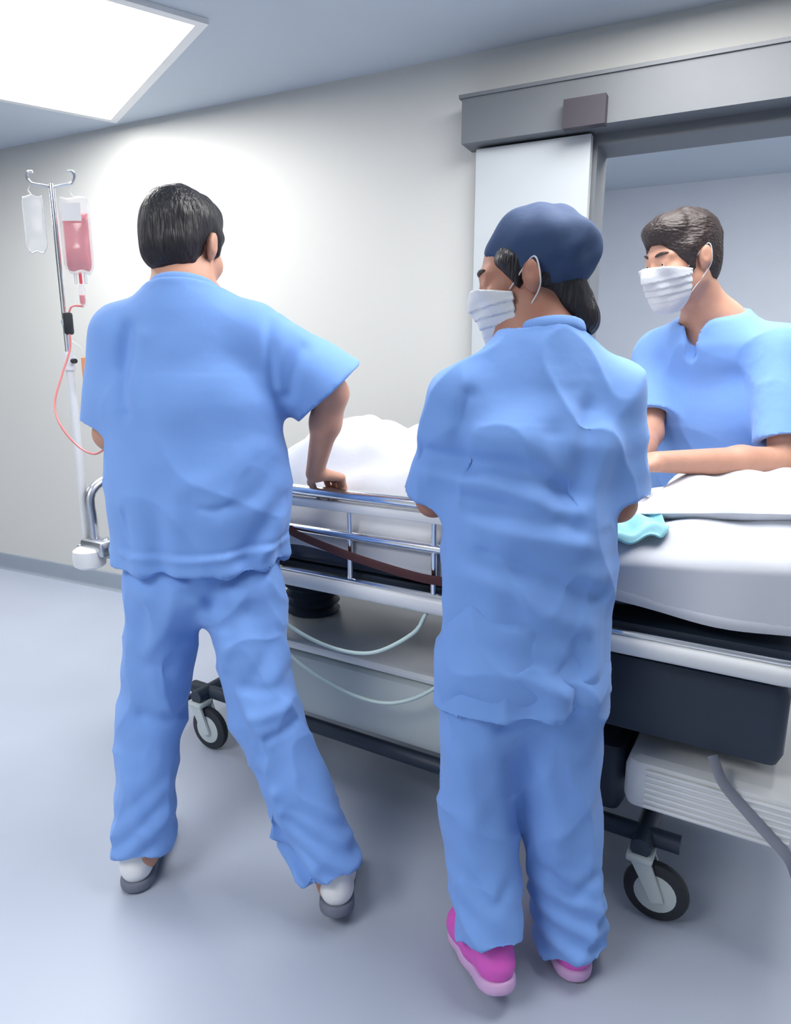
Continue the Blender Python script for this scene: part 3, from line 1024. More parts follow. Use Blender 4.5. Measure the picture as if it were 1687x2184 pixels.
def build_gurney():
    g = empty('gurney', tuple(G0), -GA)
    tag(g, 'hospital gurney with white frame, chrome rails and navy mattress being wheeled along the corridor', 'gurney')
    # deck frame: a white oval-section rail right round, with chrome inner line
    d = MB().tube(rrect(0, GL, 0, GW, .09, .700), .02, 12, False, flat=(.024, .017)).build('deck_frame', M_WHITE, g)
    MB().tube(rrect(-.004, GL + .004, -.004, GW + .004, .09, .727), .006, 8, False).build('chrome_trim', M_CHROME, d)
    m = MB()
    for x in (.25, .75, 1.25, 1.75):
        m.box((x - .02, .02, .685), (x + .02, GW - .02, .71))
    m.build('cross_bar', M_STEEL, d)
    MB().box((.05, .04, .712), (GL - .05, GW - .04, .735), .006).build('deck_plate', M_DARK, d)
    # mattress: flat section and raised head section
    MB().box((.07, .035, .737), (1.45, GW - .035, .845), .02).build('mattress', M_MATT, g)
    a = math.radians(6)
    hm = MB()
    hm.box((0, .035, 0), (.66, GW - .035, .105), .02)
    hm.V = [(1.44 + x * math.cos(a) - z * math.sin(a), y, .740 + x * math.sin(a) + z * math.cos(a)) for (x, y, z) in hm.V]
    hm.build('mattress_head_section', M_MATT, g)
    # corner bumpers
    for (x, y) in ((-.045, -.03), (-.045, GW + .03), (GL + .045, -.03), (GL + .045, GW + .03)):
        b = MB().lathe([(.001, -.035), (.04, -.035), (.052, -.026), (.055, 0), (.052, .026), (.04, .035), (.001, .035)], (x, y, .640), 'z', 24).build('corner_bumper', M_WHITE, g)
        sx = .05 if x < 1 else -.05
        sy = .045 if y < .3 else -.045
        MB().tube([(x, y, .66), (x + sx * .6, y + sy * .6, .69), (x + sx, y + sy, .70)], .012, 10).build('bumper_arm', M_STEEL, b)
    # end bumper bar + push handle loop at the foot end
    MB().box((-.075, .03, .615), (-.035, GW - .03, .665), .012).build('end_bumper', M_WHITE, g)
    MB().tube(smooth_path([(-.05, .0, .66), (-.052, -.0, .76), (-.054, .0, .845), (-.052, .035, .885), (-.052, .10, .893), (-.052, .35, .893), (-.052, .60, .893), (-.052, .665, .885), (-.054, .70, .845), (-.052, .70, .76), (-.05, .70, .66)], 6), .0165, 14).build('push_handle', M_STEEL, g)
    for y in (0, GW):
        MB().box((-.09, y - .035, .645), (.03, y + .035, .70), .012).build('handle_socket', M_STEEL, g)
    # side rails (near and far): top bar, lower bar, posts
    for y, x0, x1 in ((-.0, .52, 1.52), (GW, .52, 1.52)):
        r = MB().tube(smooth_path([(x0, y, .74), (x0, y, .86), (x0 + .02, y, .93), (x0 + .09, y, .957), (x0 + .3, y, .957), (x1 - .3, y, .957), (x1 - .09, y, .957), (x1 - .02, y, .93), (x1, y, .86), (x1, y, .74)], 6), .0155, 14).build('side_rail', M_CHROME, g)
        MB().tube([(x0, y, .848), (x1, y, .848)], .012, 12).build('rail_bar', M_CHROME, r)
        MB().box((x0 + .10, y - .013, .912), (x1 - .10, y + .013, .938), .006).build('rail_pad', M_WHITE, r)
        for k in range(1, 4):
            x = x0 + (x1 - x0) * k / 4
            MB().tube([(x, y, .73), (x, y, .915)], .008, 10).build('rail_post', M_CHROME, r)
    # lift columns with bellows
    for x in (.62, 1.52):
        prof = [(.001, .40)]
        for k in range(9):
            prof += [(.095, .40 + .03 * k), (.075, .415 + .03 * k)]
        prof += [(.095, .682), (.001, .682)]
        MB().lathe(prof, (x, GW / 2, 0), 'z', 24).build('lift_column', M_DARK, g)
    # base: chassis, cover, ribbed end cover
    ch = MB()
    for y in (.10, GW - .10):
        ch.tube([(.28, y, .185), (1.88, y, .185)], .022, 10)
    for x in (.35, 1.80):
        ch.tube([(x, .04, .185), (x, GW - .04, .185)], .024, 10)
    ch.build('chassis', M_DARK, g)
    cov = MB().box((.48, .085, .215), (1.36, GW - .085, .42), .04).build('base_cover', M_GREYP, g)
    MB().box((.55, .10, .42), (1.28, GW - .10, .452), .015).build('storage_tray', M_WHITE, cov)
    dk = MB().box((1.37, .09, .215), (1.74, GW - .09, .40), .03).build('battery_box', M_DARK, g)
    MB().box((1.40, .05, .46), (2.06, GW - .05, .655), .03).build('equipment_tray', M_DARK, g)
    ec = MB().box((1.75, .03, .285), (2.12, GW - .03, .415), .03).build('end_cover', M_WHITE, g)
    for k in range(7):
        z = .307 + .0145 * k
        MB().tube([(1.80, .0295, z), (2.09, .0295, z)], .0045, 8).build('cover_rib', M_WHITE, ec)
    MB().tube(smooth_path([(1.93, .03, .475), (1.955, .012, .43), (2.0, .010, .385), (2.05, .010, .34), (2.09, .012, .30), (2.11, .02, .25)], 5), .01, 8, True, flat=(.003, .014)).build('hanging_strap', M_GREYSTRAP, g)
    # casters
    for (x, y) in ((.35, .06), (.35, GW - .06), (1.80, .06), (1.80, GW - .06)):
        c = MB()
        c.tube([(x, y, .155), (x, y, .20)], .018, 12)
        c.box((x - .03, y - .032, .150), (x + .03, y + .032, .168), .006)
        for s in (-1, 1):
            c.addm([(x - .018 + .0, y + s * .026 - .004, .155), (x + .028, y + s * .026 - .004, .155), (x + .062, y + s * .026 - .004, .07), (x + .036, y + s * .026 - .004, .06),
                    (x - .018 + .0, y + s * .026 + .004, .155), (x + .028, y + s * .026 + .004, .155), (x + .062, y + s * .026 + .004, .07), (x + .036, y + s * .026 + .004, .06)],
                   [(0, 1, 2, 3), (7, 6, 5, 4), (0, 4, 5, 1), (1, 5, 6, 2), (2, 6, 7, 3), (3, 7, 4, 0)])
        cc = c.build('caster', M_GREYP, g)
        MB().lathe([(.02, -.014), (.062, -.015), (.072, -.010), (.075, 0), (.072, .010), (.062, .015), (.02, .014)], (x + .04, y, .0755), 'y', 28).build('wheel', M_RUBBER, cc)
        MB().lathe([(.001, -.019), (.03, -.018), (.048, -.015), (.048, .015), (.03, .018), (.001, .019)], (x + .04, y, .0755), 'y', 24).build('wheel_hub', M_GREYP, cc)
    # brake pedal bar
    MB().tube([(.22, .10, .14), (.20, .10, .10), (.20, .60, .10), (.22, .60, .14)], .010, 8).build('brake_pedal', M_DARK, g)
    # maroon webbing strap hanging along the near side
    pts = smooth_path([(.74, .02, .872), (.78, -.022, .866), (.86, -.026, .838), (1.0, -.026, .808), (1.12, -.026, .790), (1.24, -.026, .777), (1.33, -.022, .775)], 6)
    st = MB().tube(pts, .01, 8, True, flat=(.013, .0025)).build('restraint_strap', M_STRAP, g)
    MB().box((.765, -.034, .850), (.815, -.024, .882), .003).build('buckle', M_STRAP, st)
    return g


def build_bedding():
    # linen sheet over mattress: strip profile far hang -> top -> near hang
    nx, ny = 150, 90
    x0, x1 = .20, 2.06

    def sec(x):
        hd = max(0, x - 1.46) * math.tan(math.radians(6))
        top = .862 + hd
        return top
    V = []
    F = []
    for i in range(nx + 1):
        x = x0 + (x1 - x0) * i / nx
        top = sec(x)
        s = (x - x0) / (x1 - x0)
        zh_near = .800 - .030 * s + .014 * math.sin(9 * x) + (.02 if x > 1.5 else 0)
        zh_far = .76
        # body shaped mound: shins, raised knees, trunk
        mound = .09 + .145 * math.exp(-((x - .78) / .17) ** 2) + .175 * math.exp(-((x - 1.18) / .26) ** 2) - .03 / (1 + math.exp(-(x - 1.55) / .04))
        mound *= min(1, max(0, (x - x0) / .22)) ** .7
        hw = GW / 2 - .030
        for j in range(ny + 1):
            v = j / ny
            if v < .15:
                q = v / .15
                y = GW / 2 + hw + .006 + .004 * math.sin(30 * x)
                z = zh_far + (top - zh_far - .015) * q
            elif v > .85:
                q = (1 - v) / .15
                y = GW / 2 - hw - .008 - .005 * math.sin(26 * x + 2) * (1 - q) - .004 * (1 - q)
                z = zh_near + (top - zh_near - .015) * q
            else:
                q = (v - .15) / .70
                th = (q - .5) * 2
                y = GW / 2 - th * hw
                z = top + mound * max(0, 1 - abs(th) ** 2.6) ** .8
                z -= .012 * max(0, (abs(th) - .9) / .1)
                fold = .010 * math.sin(18 * x + 9 * th + 1.5 * math.sin(7 * x - 5 * th)) + .007 * math.sin(31 * x - 16 * th + 2 * math.sin(9 * th))
                z += fold * (1 - abs(th) ** 6)
            V.append((x, y, z))
    for i in range(nx):
        for j in range(ny):
            a = i * (ny + 1) + j
            F.append((a, a + 1, a + ny + 2, a + ny + 1))
    root = empty('bed_sheet', tuple(gpt(1.1, .35, .845)), -GA)
    tag(root, 'rumpled white sheet heaped over the navy gurney mattress', 'sheet')
    off = np.array([1.1, .35, .845])
    o = mobj('linen', V, F, M_SHEET, root, True, off)
    md = o.modifiers.new('thickness', 'SOLIDIFY'); md.thickness = .005; md.offset = 1
    # hem band of the near edge
    pts = [V[i * (ny + 1) + ny] for i in range(0, nx + 1, 2)]
    MB().tube([np.array(p) - off + [0, -.002, .004] for p in pts], .006, 8, True, flat=(.014, .0035)).build('hem', M_SHEET, o)

    # pillow on the raised head section
    px, py = 1.90, .41
    top = .862 + (px - 1.46) * math.tan(math.radians(6))
    n1, n2 = 36, 48
    V = []
    F = []
    for s in (1, -1):
        for i in range(n1 + 1):
            for j in range(n2 + 1):
                u = -1 + 2 * i / n1
                v = -1 + 2 * j / n2
                ed = (max(0, 1 - abs(u) ** 3.2) * max(0, 1 - abs(v) ** 3.6)) ** .55
                wr = .006 * math.sin(9 * u + 5 * v) * ed + .004 * math.sin(17 * v - 8 * u) * ed
                pin = 1 - .05 * (1 - abs(v)) * (abs(u) ** 4) - .05 * (1 - abs(u)) * abs(v) ** 4
                V.append((u * .19 * pin, v * .29 * pin, s * (.040 * ed + (wr if s > 0 else 0))))
    k = (n1 + 1) * (n2 + 1)
    for s in (0, 1):
        for i in range(n1):
            for j in range(n2):
                a = s * k + i * (n2 + 1) + j
                q = (a, a + n2 + 1, a + n2 + 2, a + 1)
                F.append(q if s == 0 else tuple(reversed(q)))
    a = math.radians(6)
    V = [(x * math.cos(a) - z * math.sin(a), y, x * math.sin(a) + z * math.cos(a)) for (x, y, z) in V]
    p = mobj('pillow', V, F, M_SHEET, None, True)
    p.location = tuple(gpt(px, py, top + .075))
    p.rotation_euler = (0, 0, -GA)
    tag(p, 'plump white pillow on the raised head end of the gurney', 'pillow')

    # teal drape crumpled beside the bent-over person
    n1, n2 = 30, 40
    V = []
    F = []
    for i in range(n1 + 1):
        for j in range(n2 + 1):
            u, v = i / n1, j / n2
            x = 1.53 + .25 * u + .015 * math.sin(6 * v)
            y = .040 + .12 * v + .012 * math.sin(8 * u)
            th = (GW / 2 - y) / (GW / 2 - .03)
            mound = .09 + .145 * math.exp(-((x - .78) / .17) ** 2) + .175 * math.exp(-((x - 1.18) / .26) ** 2) - .03 / (1 + math.exp(-(x - 1.55) / .04))
            z = .862 + max(0, x - 1.46) * .105 + mound * max(0, 1 - abs(th) ** 2.6) ** .8 + .026
            z += .008 * math.sin(22 * u + 6 * v) + .006 * math.sin(15 * v - 9 * u)
            V.append((x, y, z))
    for i in range(n1):
        for j in range(n2):
            a = i * (n2 + 1) + j
            F.append((a, a + 1, a + n2 + 2, a + n2 + 1))
    c = np.array([1.60, .15, .95])
    o = mobj('surgical_drape', V, F, M_TEAL, None, True, c)
    o.location = tuple(gpt(*c))
    o.rotation_euler = (0, 0, -GA)
    md = o.modifiers.new('thickness', 'SOLIDIFY'); md.thickness = .004; md.offset = 0
    tag(o, 'small pale teal drape crumpled on the white sheet beside the pillow', 'drape')

    # folded navy blanket at the foot end
    m = MB()
    for k, (dx, z) in enumerate(((0, .848), (.012, .872), (.004, .896))):
        m.box((.10 + dx, .10, z), (.19 + .30 * 0 + dx + .0, .60, z + .022), .009)
    b = m.build('folded_blanket', M_NAVY, None, 'auto', np.array([.15, .35, .848]))
    b.location = tuple(gpt(.15, .35, .848))
    b.rotation_euler = (0, 0, -GA)
    tag(b, 'folded navy blanket at the foot end of the mattress', 'blanket')


# ------------------------------------------------------------------ drip stand, bag and lines
def build_drip():
    B = np.array([-1.085, 2.325, 0.0])
    b = empty('drip_pole', (B[0], B[1], .60))
    off = np.array([B[0], B[1], .60])
    tag(b, 'white infusion pole clamped to the foot end of the gurney', 'pole')
    MB().tube([B + [0, 0, .60], B + [0, 0, 1.30]], .0135, 14).build('lower_tube', M_WHITE, b, 'auto', off)
    MB().tube([B + [0, 0, 1.30], B + [0, 0, 1.845]], .009, 12).build('upper_tube', M_CHROME, b, 'auto', off)
    MB().lathe([(.001, -.03), (.02, -.03), (.021, 0), (.018, .03), (.001, .03)], B + [0, 0, 1.30], 'z', 16).build('height_collar', M_WHITE, b, 'auto', off)
    MB().tube([B + [0, 0, 1.30], B + [.03, -.02, 1.30]], .008, 10).build('collar_knob', M_RUBBER, b, 'auto', off)
    MB().box(tuple(B + [-.028, -.028, .615]), tuple(B + [.05, .028, .675]), .008).build('clamp', M_STEEL, b, 'auto', off)
    for s in (-1, 1):
        c = B + [0, 0, 1.835]
        pts = [c, c + [s * .03, 0, .006], c + [s * .062, 0, .012], c + [s * .075, 0, .030], c + [s * .070, 0, .045], c + [s * .055, 0, .046]]
        MB().tube(smooth_path(pts, 6), .0045, 8).build('hook', M_CHROME, b, 'auto', off)
    # blood bag on the right hook
    T = B + [.064, 0, 1.842]

    def bag(name, c, w, h, th, m, seedv=0, k0=0.0, k1=1.0, grow=0.0):
        n1, n2 = 22, 16
        V = []
        F = []
        for s in (1, -1):
            for i in range(n1 + 1):
                for j in range(n2 + 1):
                    t = k0 + (k1 - k0) * i / n1
                    u = -1 + 2 * j / n2
                    ww = w / 2 * (1 - .12 * max(0, .12 - t) / .12 - .35 * max(0, t - .88) / .12) + grow
                    prof = (math.sin(math.pi * min(1, max(0, t))) ** .5 * .6 + .7 * math.exp(-((t - .72) / .22) ** 2)) * max(0, 1 - abs(u) ** 2.4) ** .6
                    ed = min(1, i / 2, (n1 - i) / 2) if (k0 > 0 or k1 < 1) else 1
                    V.append(c + np.array([u * ww, s * (th / 2 * prof * ed + .0008 + grow * .5), -h * t + .003 * math.sin(4 * u + seedv)]))
        k = (n1 + 1) * (n2 + 1)
        for s in (0, 1):
            for i in range(n1):
                for j in range(n2):
                    a = s * k + i * (n2 + 1) + j
                    q = (a, a + 1, a + n2 + 2, a + n2 + 1)
                    F.append(q if s == 1 else tuple(reversed(q)))
        for i in range(n1):
            for j0, fl in ((0, 0), (n2, 1)):
                a = i * (n2 + 1) + j0
                q = (a, a + n2 + 1, a + n2 + 1 + k, a + k)
                F.append(q if fl else tuple(reversed(q)))
        for i0, fl in ((0, 1), (n1, 0)):
            for j in range(n2):
                a = i0 * (n2 + 1) + j
                q = (a, a + 1, a + 1 + k, a + k)
                F.append(q if fl else tuple(reversed(q)))
        return V, F
    c = T + [0, 0, -.035]
    bg = empty('blood_bag', tuple(c))
    tag(bg, 'transfusion bag half full of red fluid hanging from the drip pole', 'fluid bag')
    V, F = bag('b', c, .098, .235, .040, None)
    sh = mobj('bag_film', V, F, M_CLEAR, bg, True, c)
    V, F = bag('f', c + [0, 0, 0], .080, .235, .034, None, 1, .20, .94)
    mobj('fluid', V, F, M_BLOOD, bg, True, c)
    MB().tube([c + [0, 0, .0], c + [-.012, 0, .018], c + [0, 0, .040], c + [.012, 0, .018], c + [0, 0, 0]], .0025, 8).build('hanging_loop', M_WHITE, bg, 'auto', c)
    MB().box(tuple(c + [-.030, -.0235, -.075]), tuple(c + [.030, -.0225, -.022])).build('bag_label', M_LABEL, bg, False, c)
    for dx in (-.016, .0, .016):
        MB().tube([c + [dx, 0, -.228], c + [dx, 0, -.262]], .005, 10).build('port', M_WHITE if dx else M_BLOOD, bg, 'auto', c)
    # empty clear bag on the left hook
    c2 = B + [-.066, .0, 1.812]
    eb = empty('infusion_bag', tuple(c2))
    tag(eb, 'nearly empty clear infusion bag hanging on the pole left of the red one', 'fluid bag')
    V, F = bag('e', c2, .066, .17, .010, None, 2)
    mobj('bag_film', V, F, M_CLEAR, eb, True, c2)
    seam = [V[i * 17] for i in range(23)] + [V[22 * 17 + j] for j in range(17)] + [V[i * 17 + 16] for i in reversed(range(23))]
    MB().tube(seam, .0018, 6).build('welded_seam', M_WHITE, eb, True, c2)
    MB().tube([c2, c2 + [-.010, 0, .014], c2 + [0, 0, .036], c2 + [.010, 0, .014], c2], .002, 8).build('hanging_loop', M_WHITE, eb, 'auto', c2)
    # drip chamber, clamp and line
    d0 = c + [0, 0, -.262]
    ln = empty('transfusion_line', tuple(d0))
    tag(ln, 'red transfusion line with drip chamber looping from the bag down to the left person', 'tubing')
    ck = at(146, 690, 2.29)
    MB().lathe([(.001, 0), (.006, -.002), (.010, -.012), (.010, -.062), (.005, -.074), (.001, -.076)], d0, 'z', 16).build('drip_chamber', M_CLEAR, ln, 'auto', d0)
    MB().lathe([(.001, -.034), (.0082, -.036), (.0082, -.060), (.001, -.066)], d0, 'z', 14).build('chamber_fluid', M_BLOOD, ln, 'auto', d0)
    MB().box(tuple(ck + [-.013, -.012, -.035]), tuple(ck + [.013, .012, .035]), .007).build('roller_clamp', M_RUBBER, ln, 'auto', d0)
    MB().lathe([(.001, -.006), (.010, -.006), (.011, 0), (.010, .006), (.001, .006)], ck + [-.012, 0, .004], 'y', 14).build('clamp_wheel', M_GREYP, ln, 'auto', d0)
    path = smooth_path([d0 + [0, 0, -.07], at(152, 655, 2.29), ck, at(150, 740, 2.27), at(132, 800, 2.22), at(117, 858, 2.16), at(128, 905, 2.10), at(165, 950, 2.05), at(200, 968, 1.99), at(228, 952, 1.94), at(248, 915, 1.89), np.array([-.700, 1.885, 1.045])], 8)
    MB().tube(path, .0032, 8).build('tube', M_TUBE_R, ln, True, d0)
    # orange tag on the pole
    tg = at(183, 790, 2.30)
    o = MB().box((-.012, -.003, -.042), (.012, .003, .042), .003).build('orange_tag', M_ORANGE, None)
    o.location = tuple(tg)
    tag(o, 'small orange tag dangling beside the drip pole', 'tag')
    wire = [tg + [0, 0, .040], tg + [-.012, .006, .075], np.array([B[0] + .012, B[1] - .006, tg[2] + .10])]
    MB().tube([w - tg for w in wire], .0012, 6).build('string', M_LABEL, o, True)
    # pale green oxygen line looping under the deck
    tubes = [
        [(.70, -.02, .66), (.80, -.03, .58), (.95, -.03, .535), (1.10, -.03, .545), (1.22, -.02, .62), (1.25, 0, .675)],
        [(.62, -.01, .66), (.80, -.035, .50), (.98, -.03, .42), (1.15, .0, .40), (1.30, .03, .50), (1.36, .03, .675)],
    ]
    for i, t in enumerate(tubes):
        c = np.array([t[0][0], t[0][1], t[0][2]])
        o = MB().tube(smooth_path([np.array(q) - c for q in t], 8), .0055, 8).build('oxygen_tube', M_TUBE_G, None, True)
        o.location = tuple(gpt(*c))
        o.rotation_euler = (0, 0, -GA)
        tag(o, ('pale green tube in a shallow loop just under the gurney rail', 'pale green tube in the deeper loop hanging below the gurney rail')[i], 'tube', 'tubes hanging under the gurney')


# ------------------------------------------------------------------ person on the right in front, leaning over the rail
def build_person_b():
    base = np.array([.27, 1.24, 0.0])
    root = empty('person', tuple(base))
    tag(root, 'person in blue scrubs and pink clogs beside the gurney, navy cap, masked face in profile', 'person', 'people in blue scrubs')
    head = at(1125, 598, 1.43)
    H = Frame(head, (-.95, .22, -.20))
    neckb = at(1165, 742, 1.40)
    R = nz((.985, .17, 0))                      # person's right
    FW = nz((-.17, .985, 0))
    shL, shR = at(985, 850, 1.37), at(1300, 842, 1.40)
    elL, elR = at(925, 1065, 1.42), at(1318, 1075, 1.38)
    railL = G0 + GU * 1.30 + np.array([0, 0, .957])
    railR = G0 + GU * 1.46 + np.array([0, 0, .957])
    wrL = railL - GN * .062 + np.array([0, 0, .062])
    wrR = railR - GN * .062 + np.array([0, 0, .062])
    chest, waist, pelv = at(1145, 950, 1.37), at(1130, 1180, 1.35), at(1115, 1390, 1.32)
    hipL, hipR = at(1035, 1440, 1.30), at(1190, 1450, 1.33)
    knL, knR = at(1020, 1735, 1.31), at(1192, 1740, 1.33)
    anL, anR = at(1046, 2005, 1.195), at(1222, 2010, 1.265)
    pts = [head, neckb, shL, shR, elL, wrL, elR, wrR, pelv, knL, knR, anL, anR, head + [.12, .0, .13], head - [.13, .1, 0], anR - [0, 0, .05], wrR + [-.1, .12, -.12], wrL + [-.12, .14, -.05], anL - [0, 0, .06]]
    F = Field(pts, .0042, .10)
    run(F, head_prims(H, neckb, .050))
    F.add(Oval(neckb, chest, R, (.09, .055), (.12, .07)), .05)
    F.add(Oval(chest, waist, R, (.12, .07), (.11, .07)), .05)
    F.add(Oval(waist, pelv, R, (.11, .07), (.125, .08)), .05)
    for sh, el, wr in ((shL, elL, wrL), (shR, elR, wrR)):
        F.add(Cone(neckb + [0, 0, -.04], sh, .048, .042), .04)
        F.add(Cone(sh, el, .042, .034), .03)
        F.add(Cone(el, el + (wr - el) * .35, .035, .035), .02)
        F.add(Cone(el + (wr - el) * .35, wr, .034, .023), .02)
    for hp, kn, an in ((hipL, knL, anL), (hipR, knR, anR)):
        F.add(Cone(hp, kn, .062, .042), .05)
        F.add(Cone(kn, kn + (an - kn) * .35, .042, .044), .03)
        F.add(Cone(kn + (an - kn) * .35, an, .043, .030), .03)
        F.add(Cone(an, np.array([an[0] - .02, an[1] + .04, max(.05, an[2] - .045)]), .030, .025), .03)
    for w, sd in ((wrL, GU), (wrR, -GU)):
        run(F, hand_prims(w, nz(GN * .95 - np.array([0, 0, .24])), nz(GN * .24 + np.array([0, 0, 1])), sd, (52, 66, 45)))
    V, Q = F.mesh(2)
    mobj('body', V, Q, M_SKIN2, root, True, base)
    # hair under the cap: temples and a low knot at the nape
    F = Field([head - .17, head + .17], .004, .02)
    F.add(Ell(H.p(0, -.020, .030), (.080, .100, .084), H.R), .01)
    F.add(Ell(H.p(0, -.075, -.050), (.052, .040, .050), H.R), .03)
    F.add(Ell(H.p(0, -.095, -.090), (.036, .032, .042), H.R), .02)
    for sx in (-1, 1):
        F.add(Cone(H.p(sx * .068, .030, .035), H.p(sx * .072, .024, -.018), .016, .007), .02)
        F.sub(Ell(H.p(sx * .088, -.010, -.006), (.020, .020, .034), H.R), .008)
    F.sub(Ell(H.p(0, .10, -.035), (.085, .066, .105), H.R), .012)
    F.cut(H.p(0, -.02, -.075), H.R @ np.array([0, .9, -.6]))
    hair_mesh(F, H, root, base, M_HAIR, 15, .002)
    # navy scrub cap over crown and back of the head
    F = Field([head - .17, head + .17], .004, .02)
    F.add(Ell(H.p(0, -.030, .046), (.088, .106, .092), H.R), .01)
    F.add(Ell(H.p(0, -.085, .030), (.066, .056, .060), H.R), .04)
    F.cut(H.p(0, .058, .052), H.R @ np.array([0, .62, -.78]))
    V, Q = F.mesh(2)
    N = normals(V, Q)
    V = V + N * (.0035 * wob(V, 45, 31) + .002 * wob(V, 90, 32))[:, None]
    cap = mobj('scrub_cap', V, Q, M_NAVY, root, True, base)
    pts2 = [H.p(.0895 * math.sin(a), -.0295 + .1075 * math.cos(a) * (1 if math.cos(a) > 0 else 1.12), .046 - .070 + .078 * (math.cos(a) * .72 + .10) + .035) - base for a in np.linspace(0, 2 * math.pi, 41)]
    eyes(H, root, base)
    mask_mesh(H, root, base, M_MASK)

    # scrub top
    hem = at(1115, 1480, 1.31)
    F = Field([shL, shR, neckb, hem, elL, elR, chest], .0052, .21)
    F.add(Oval(neckb + [0, 0, -.055], chest, R, (.128, .078), (.168, .112)), .07)
    F.add(Oval(chest, waist, R, (.168, .114), (.160, .114)), .06)
    F.add(Oval(waist, hem + [0, 0, -.04], R, (.160, .112), (.194, .122), .3), .06)
    F.add(Cone(neckb + [0, 0, .032], neckb + [0, 0, -.06], .077, .10), .05)
    for sh in (shL, shR):
        F.add(Cone(neckb + [0, 0, -.02], sh, .056, .054), .06)
    axL, axR = nz(elL - shL), nz(elR - shR)
    for sh, el, ax in ((shL, elL, axL), (shR, elR, axR)):
        S = F.like()
        S.add(Cone(sh, el, .061, .070), .05)
        S.cut(el - ax * .012, ax)
        S.sub(Cone(sh + (el - sh) * .6, el + ax * .12, .044, .064), .006)
        F.union(S, .045)
    F.cut(hem, (0.05, 0.0, -1))
    F.sub(Oval(waist + [0, 0, -.08], hem + [0, 0, -.2], R, (.09, .05), (.184, .112), .05), .006)
    F.cut(neckb + [0, 0, .026], FW * .3 + np.array([0, 0, 1]), neckb - .12, neckb + .14)
    F.sub(Cone(neckb + [0, 0, -.02], H.p(0, -.02, -.05), .063, .066), .006)
    V, Q = F.mesh(2)
    N = normals(V, Q)
    V = V + N * (.0065 * ridge(V, (12, 12, 12), 41) + .004 * ridge(V, (26, 24, 18), 42) + .0018 * wob(V, 50, 43))[:, None]
    V = drape(V, N, waist, neckb[2] - .3, hem[2], 8, .010, 4.0)
    N = normals(V, Q)
    V = crease(V, N, [
        ([(1010, 850), (985, 940), (1000, 1010)], -.012, .014),
        ([(900, 985), (980, 1000), (1100, 1005), (1230, 1060)], -.015, .015),
        ([(930, 1030), (1040, 1045), (1180, 1100)], .012, .018),
        ([(1000, 1080), (1100, 1090), (1240, 1130)], -.010, .014),
        ([(1020, 1130), (1120, 1150), (1250, 1170)], .009, .016),
        ([(1040, 1190), (1140, 1225), (1290, 1290)], -.013, .015),
        ([(1020, 1240), (1120, 1290), (1250, 1350)], .010, .02),
        ([(1280, 880), (1262, 960), (1250, 1060)], -.013, .016),
        ([(1200, 930), (1215, 1000), (1210, 1060)], -.012, .022),
        ([(1000, 1360), (1090, 1400), (1220, 1440)], -.009, .018),
        ([(1010, 1420), (1110, 1440), (1200, 1475)], .008, .016),
    ], 1.22)
    top = mobj('scrub_top', V, Q, M_SCRUB, root, True, base)
    ring = []
    for k in range(29):
        a = 2 * math.pi * k / 28
        c = neckb + np.array([0, .0, .022])
        ring.append(c + R * (.069 * math.cos(a)) + FW * (.071 * math.sin(a)) + np.array([0, 0, .004 - .30 * .071 * math.sin(a)]) - base)
    MB().tube(ring, .0085, 10, False, flat=(.013, .006)).build('collar_band', M_SCRUB, top, True)
    # trousers
    F = Field([hipL, hipR, knL, knR, anL, anR, pelv + [0, 0, .1]], .0052, .17)
    F.add(Oval(pelv + [0, 0, .06], pelv + [0, 0, -.06], R, (.165, .105), (.176, .116)), .05)
    F.add(Cone(hipL, knL, .094, .078), .035)
    F.add(Cone(knL, anL, .078, .074), .03)
    F.add(Cone(hipR, knR, .096, .082), .035)
    F.add(Cone(knR, anR, .082, .080), .03)
    for kn, an, r in ((knL, anL, .068), (knR, anR, .073)):
        ax = nz(an - kn)
        e = an + ax * .0
        F.cut(e, ax, e - .085, e + .085)
        F.sub(Cone(an - ax * .06, e + ax * .06, .045, r), .005)
    V, Q = F.mesh(3)
    N = normals(V, Q)
    V = V + N * (.0085 * ridge(V, (17, 17, 8), 51) + .0048 * ridge(V, (34, 30, 18), 52) + .0015 * wob(V, 55, 54))[:, None]
    low = np.clip((.28 - V[:, 2]) / .2, 0, 1)
    V = V + N * (low * .006 * np.sin(V[:, 2] * 110 + V[:, 0] * 50 + 2.0 * wob(V, 18, 53)))[:, None]
    N = normals(V, Q)
    V = crease(V, N, [
        ([(1075, 1570), (1040, 1530), (985, 1510)], -.012, .015),
        ([(1085, 1565), (1140, 1540), (1220, 1540)], -.012, .015),
        ([(1100, 1640), (1110, 1760), (1150, 1900)], -.009, .014),
        ([(1150, 1620), (1190, 1740), (1200, 1860)], .009, .018),
        ([(990, 1640), (1010, 1740), (1000, 1840)], .008, .018),
        ([(1180, 1900), (1230, 1930), (1270, 1910)], -.009, .012),
        ([(1010, 1880), (1050, 1910), (1080, 1890)], -.008, .012),
    ], 1.20)
    mobj('trousers', V, Q, M_SCRUB, root, True, base)
    shoe(root, base, (anL[0] + .02, anL[1] - .068, max(.055, anL[2] - .085)), (anL[0] - .05, anL[1] + .155, .006), (0, .2, 1), M_PINK, M_PINKS, True)
    shoe(root, base, (anR[0] + .0, anR[1] - .060, .004), (anR[0] - .03, anR[1] + .17, .004), (0, 0, 1), M_PINK, M_PINKS, True)


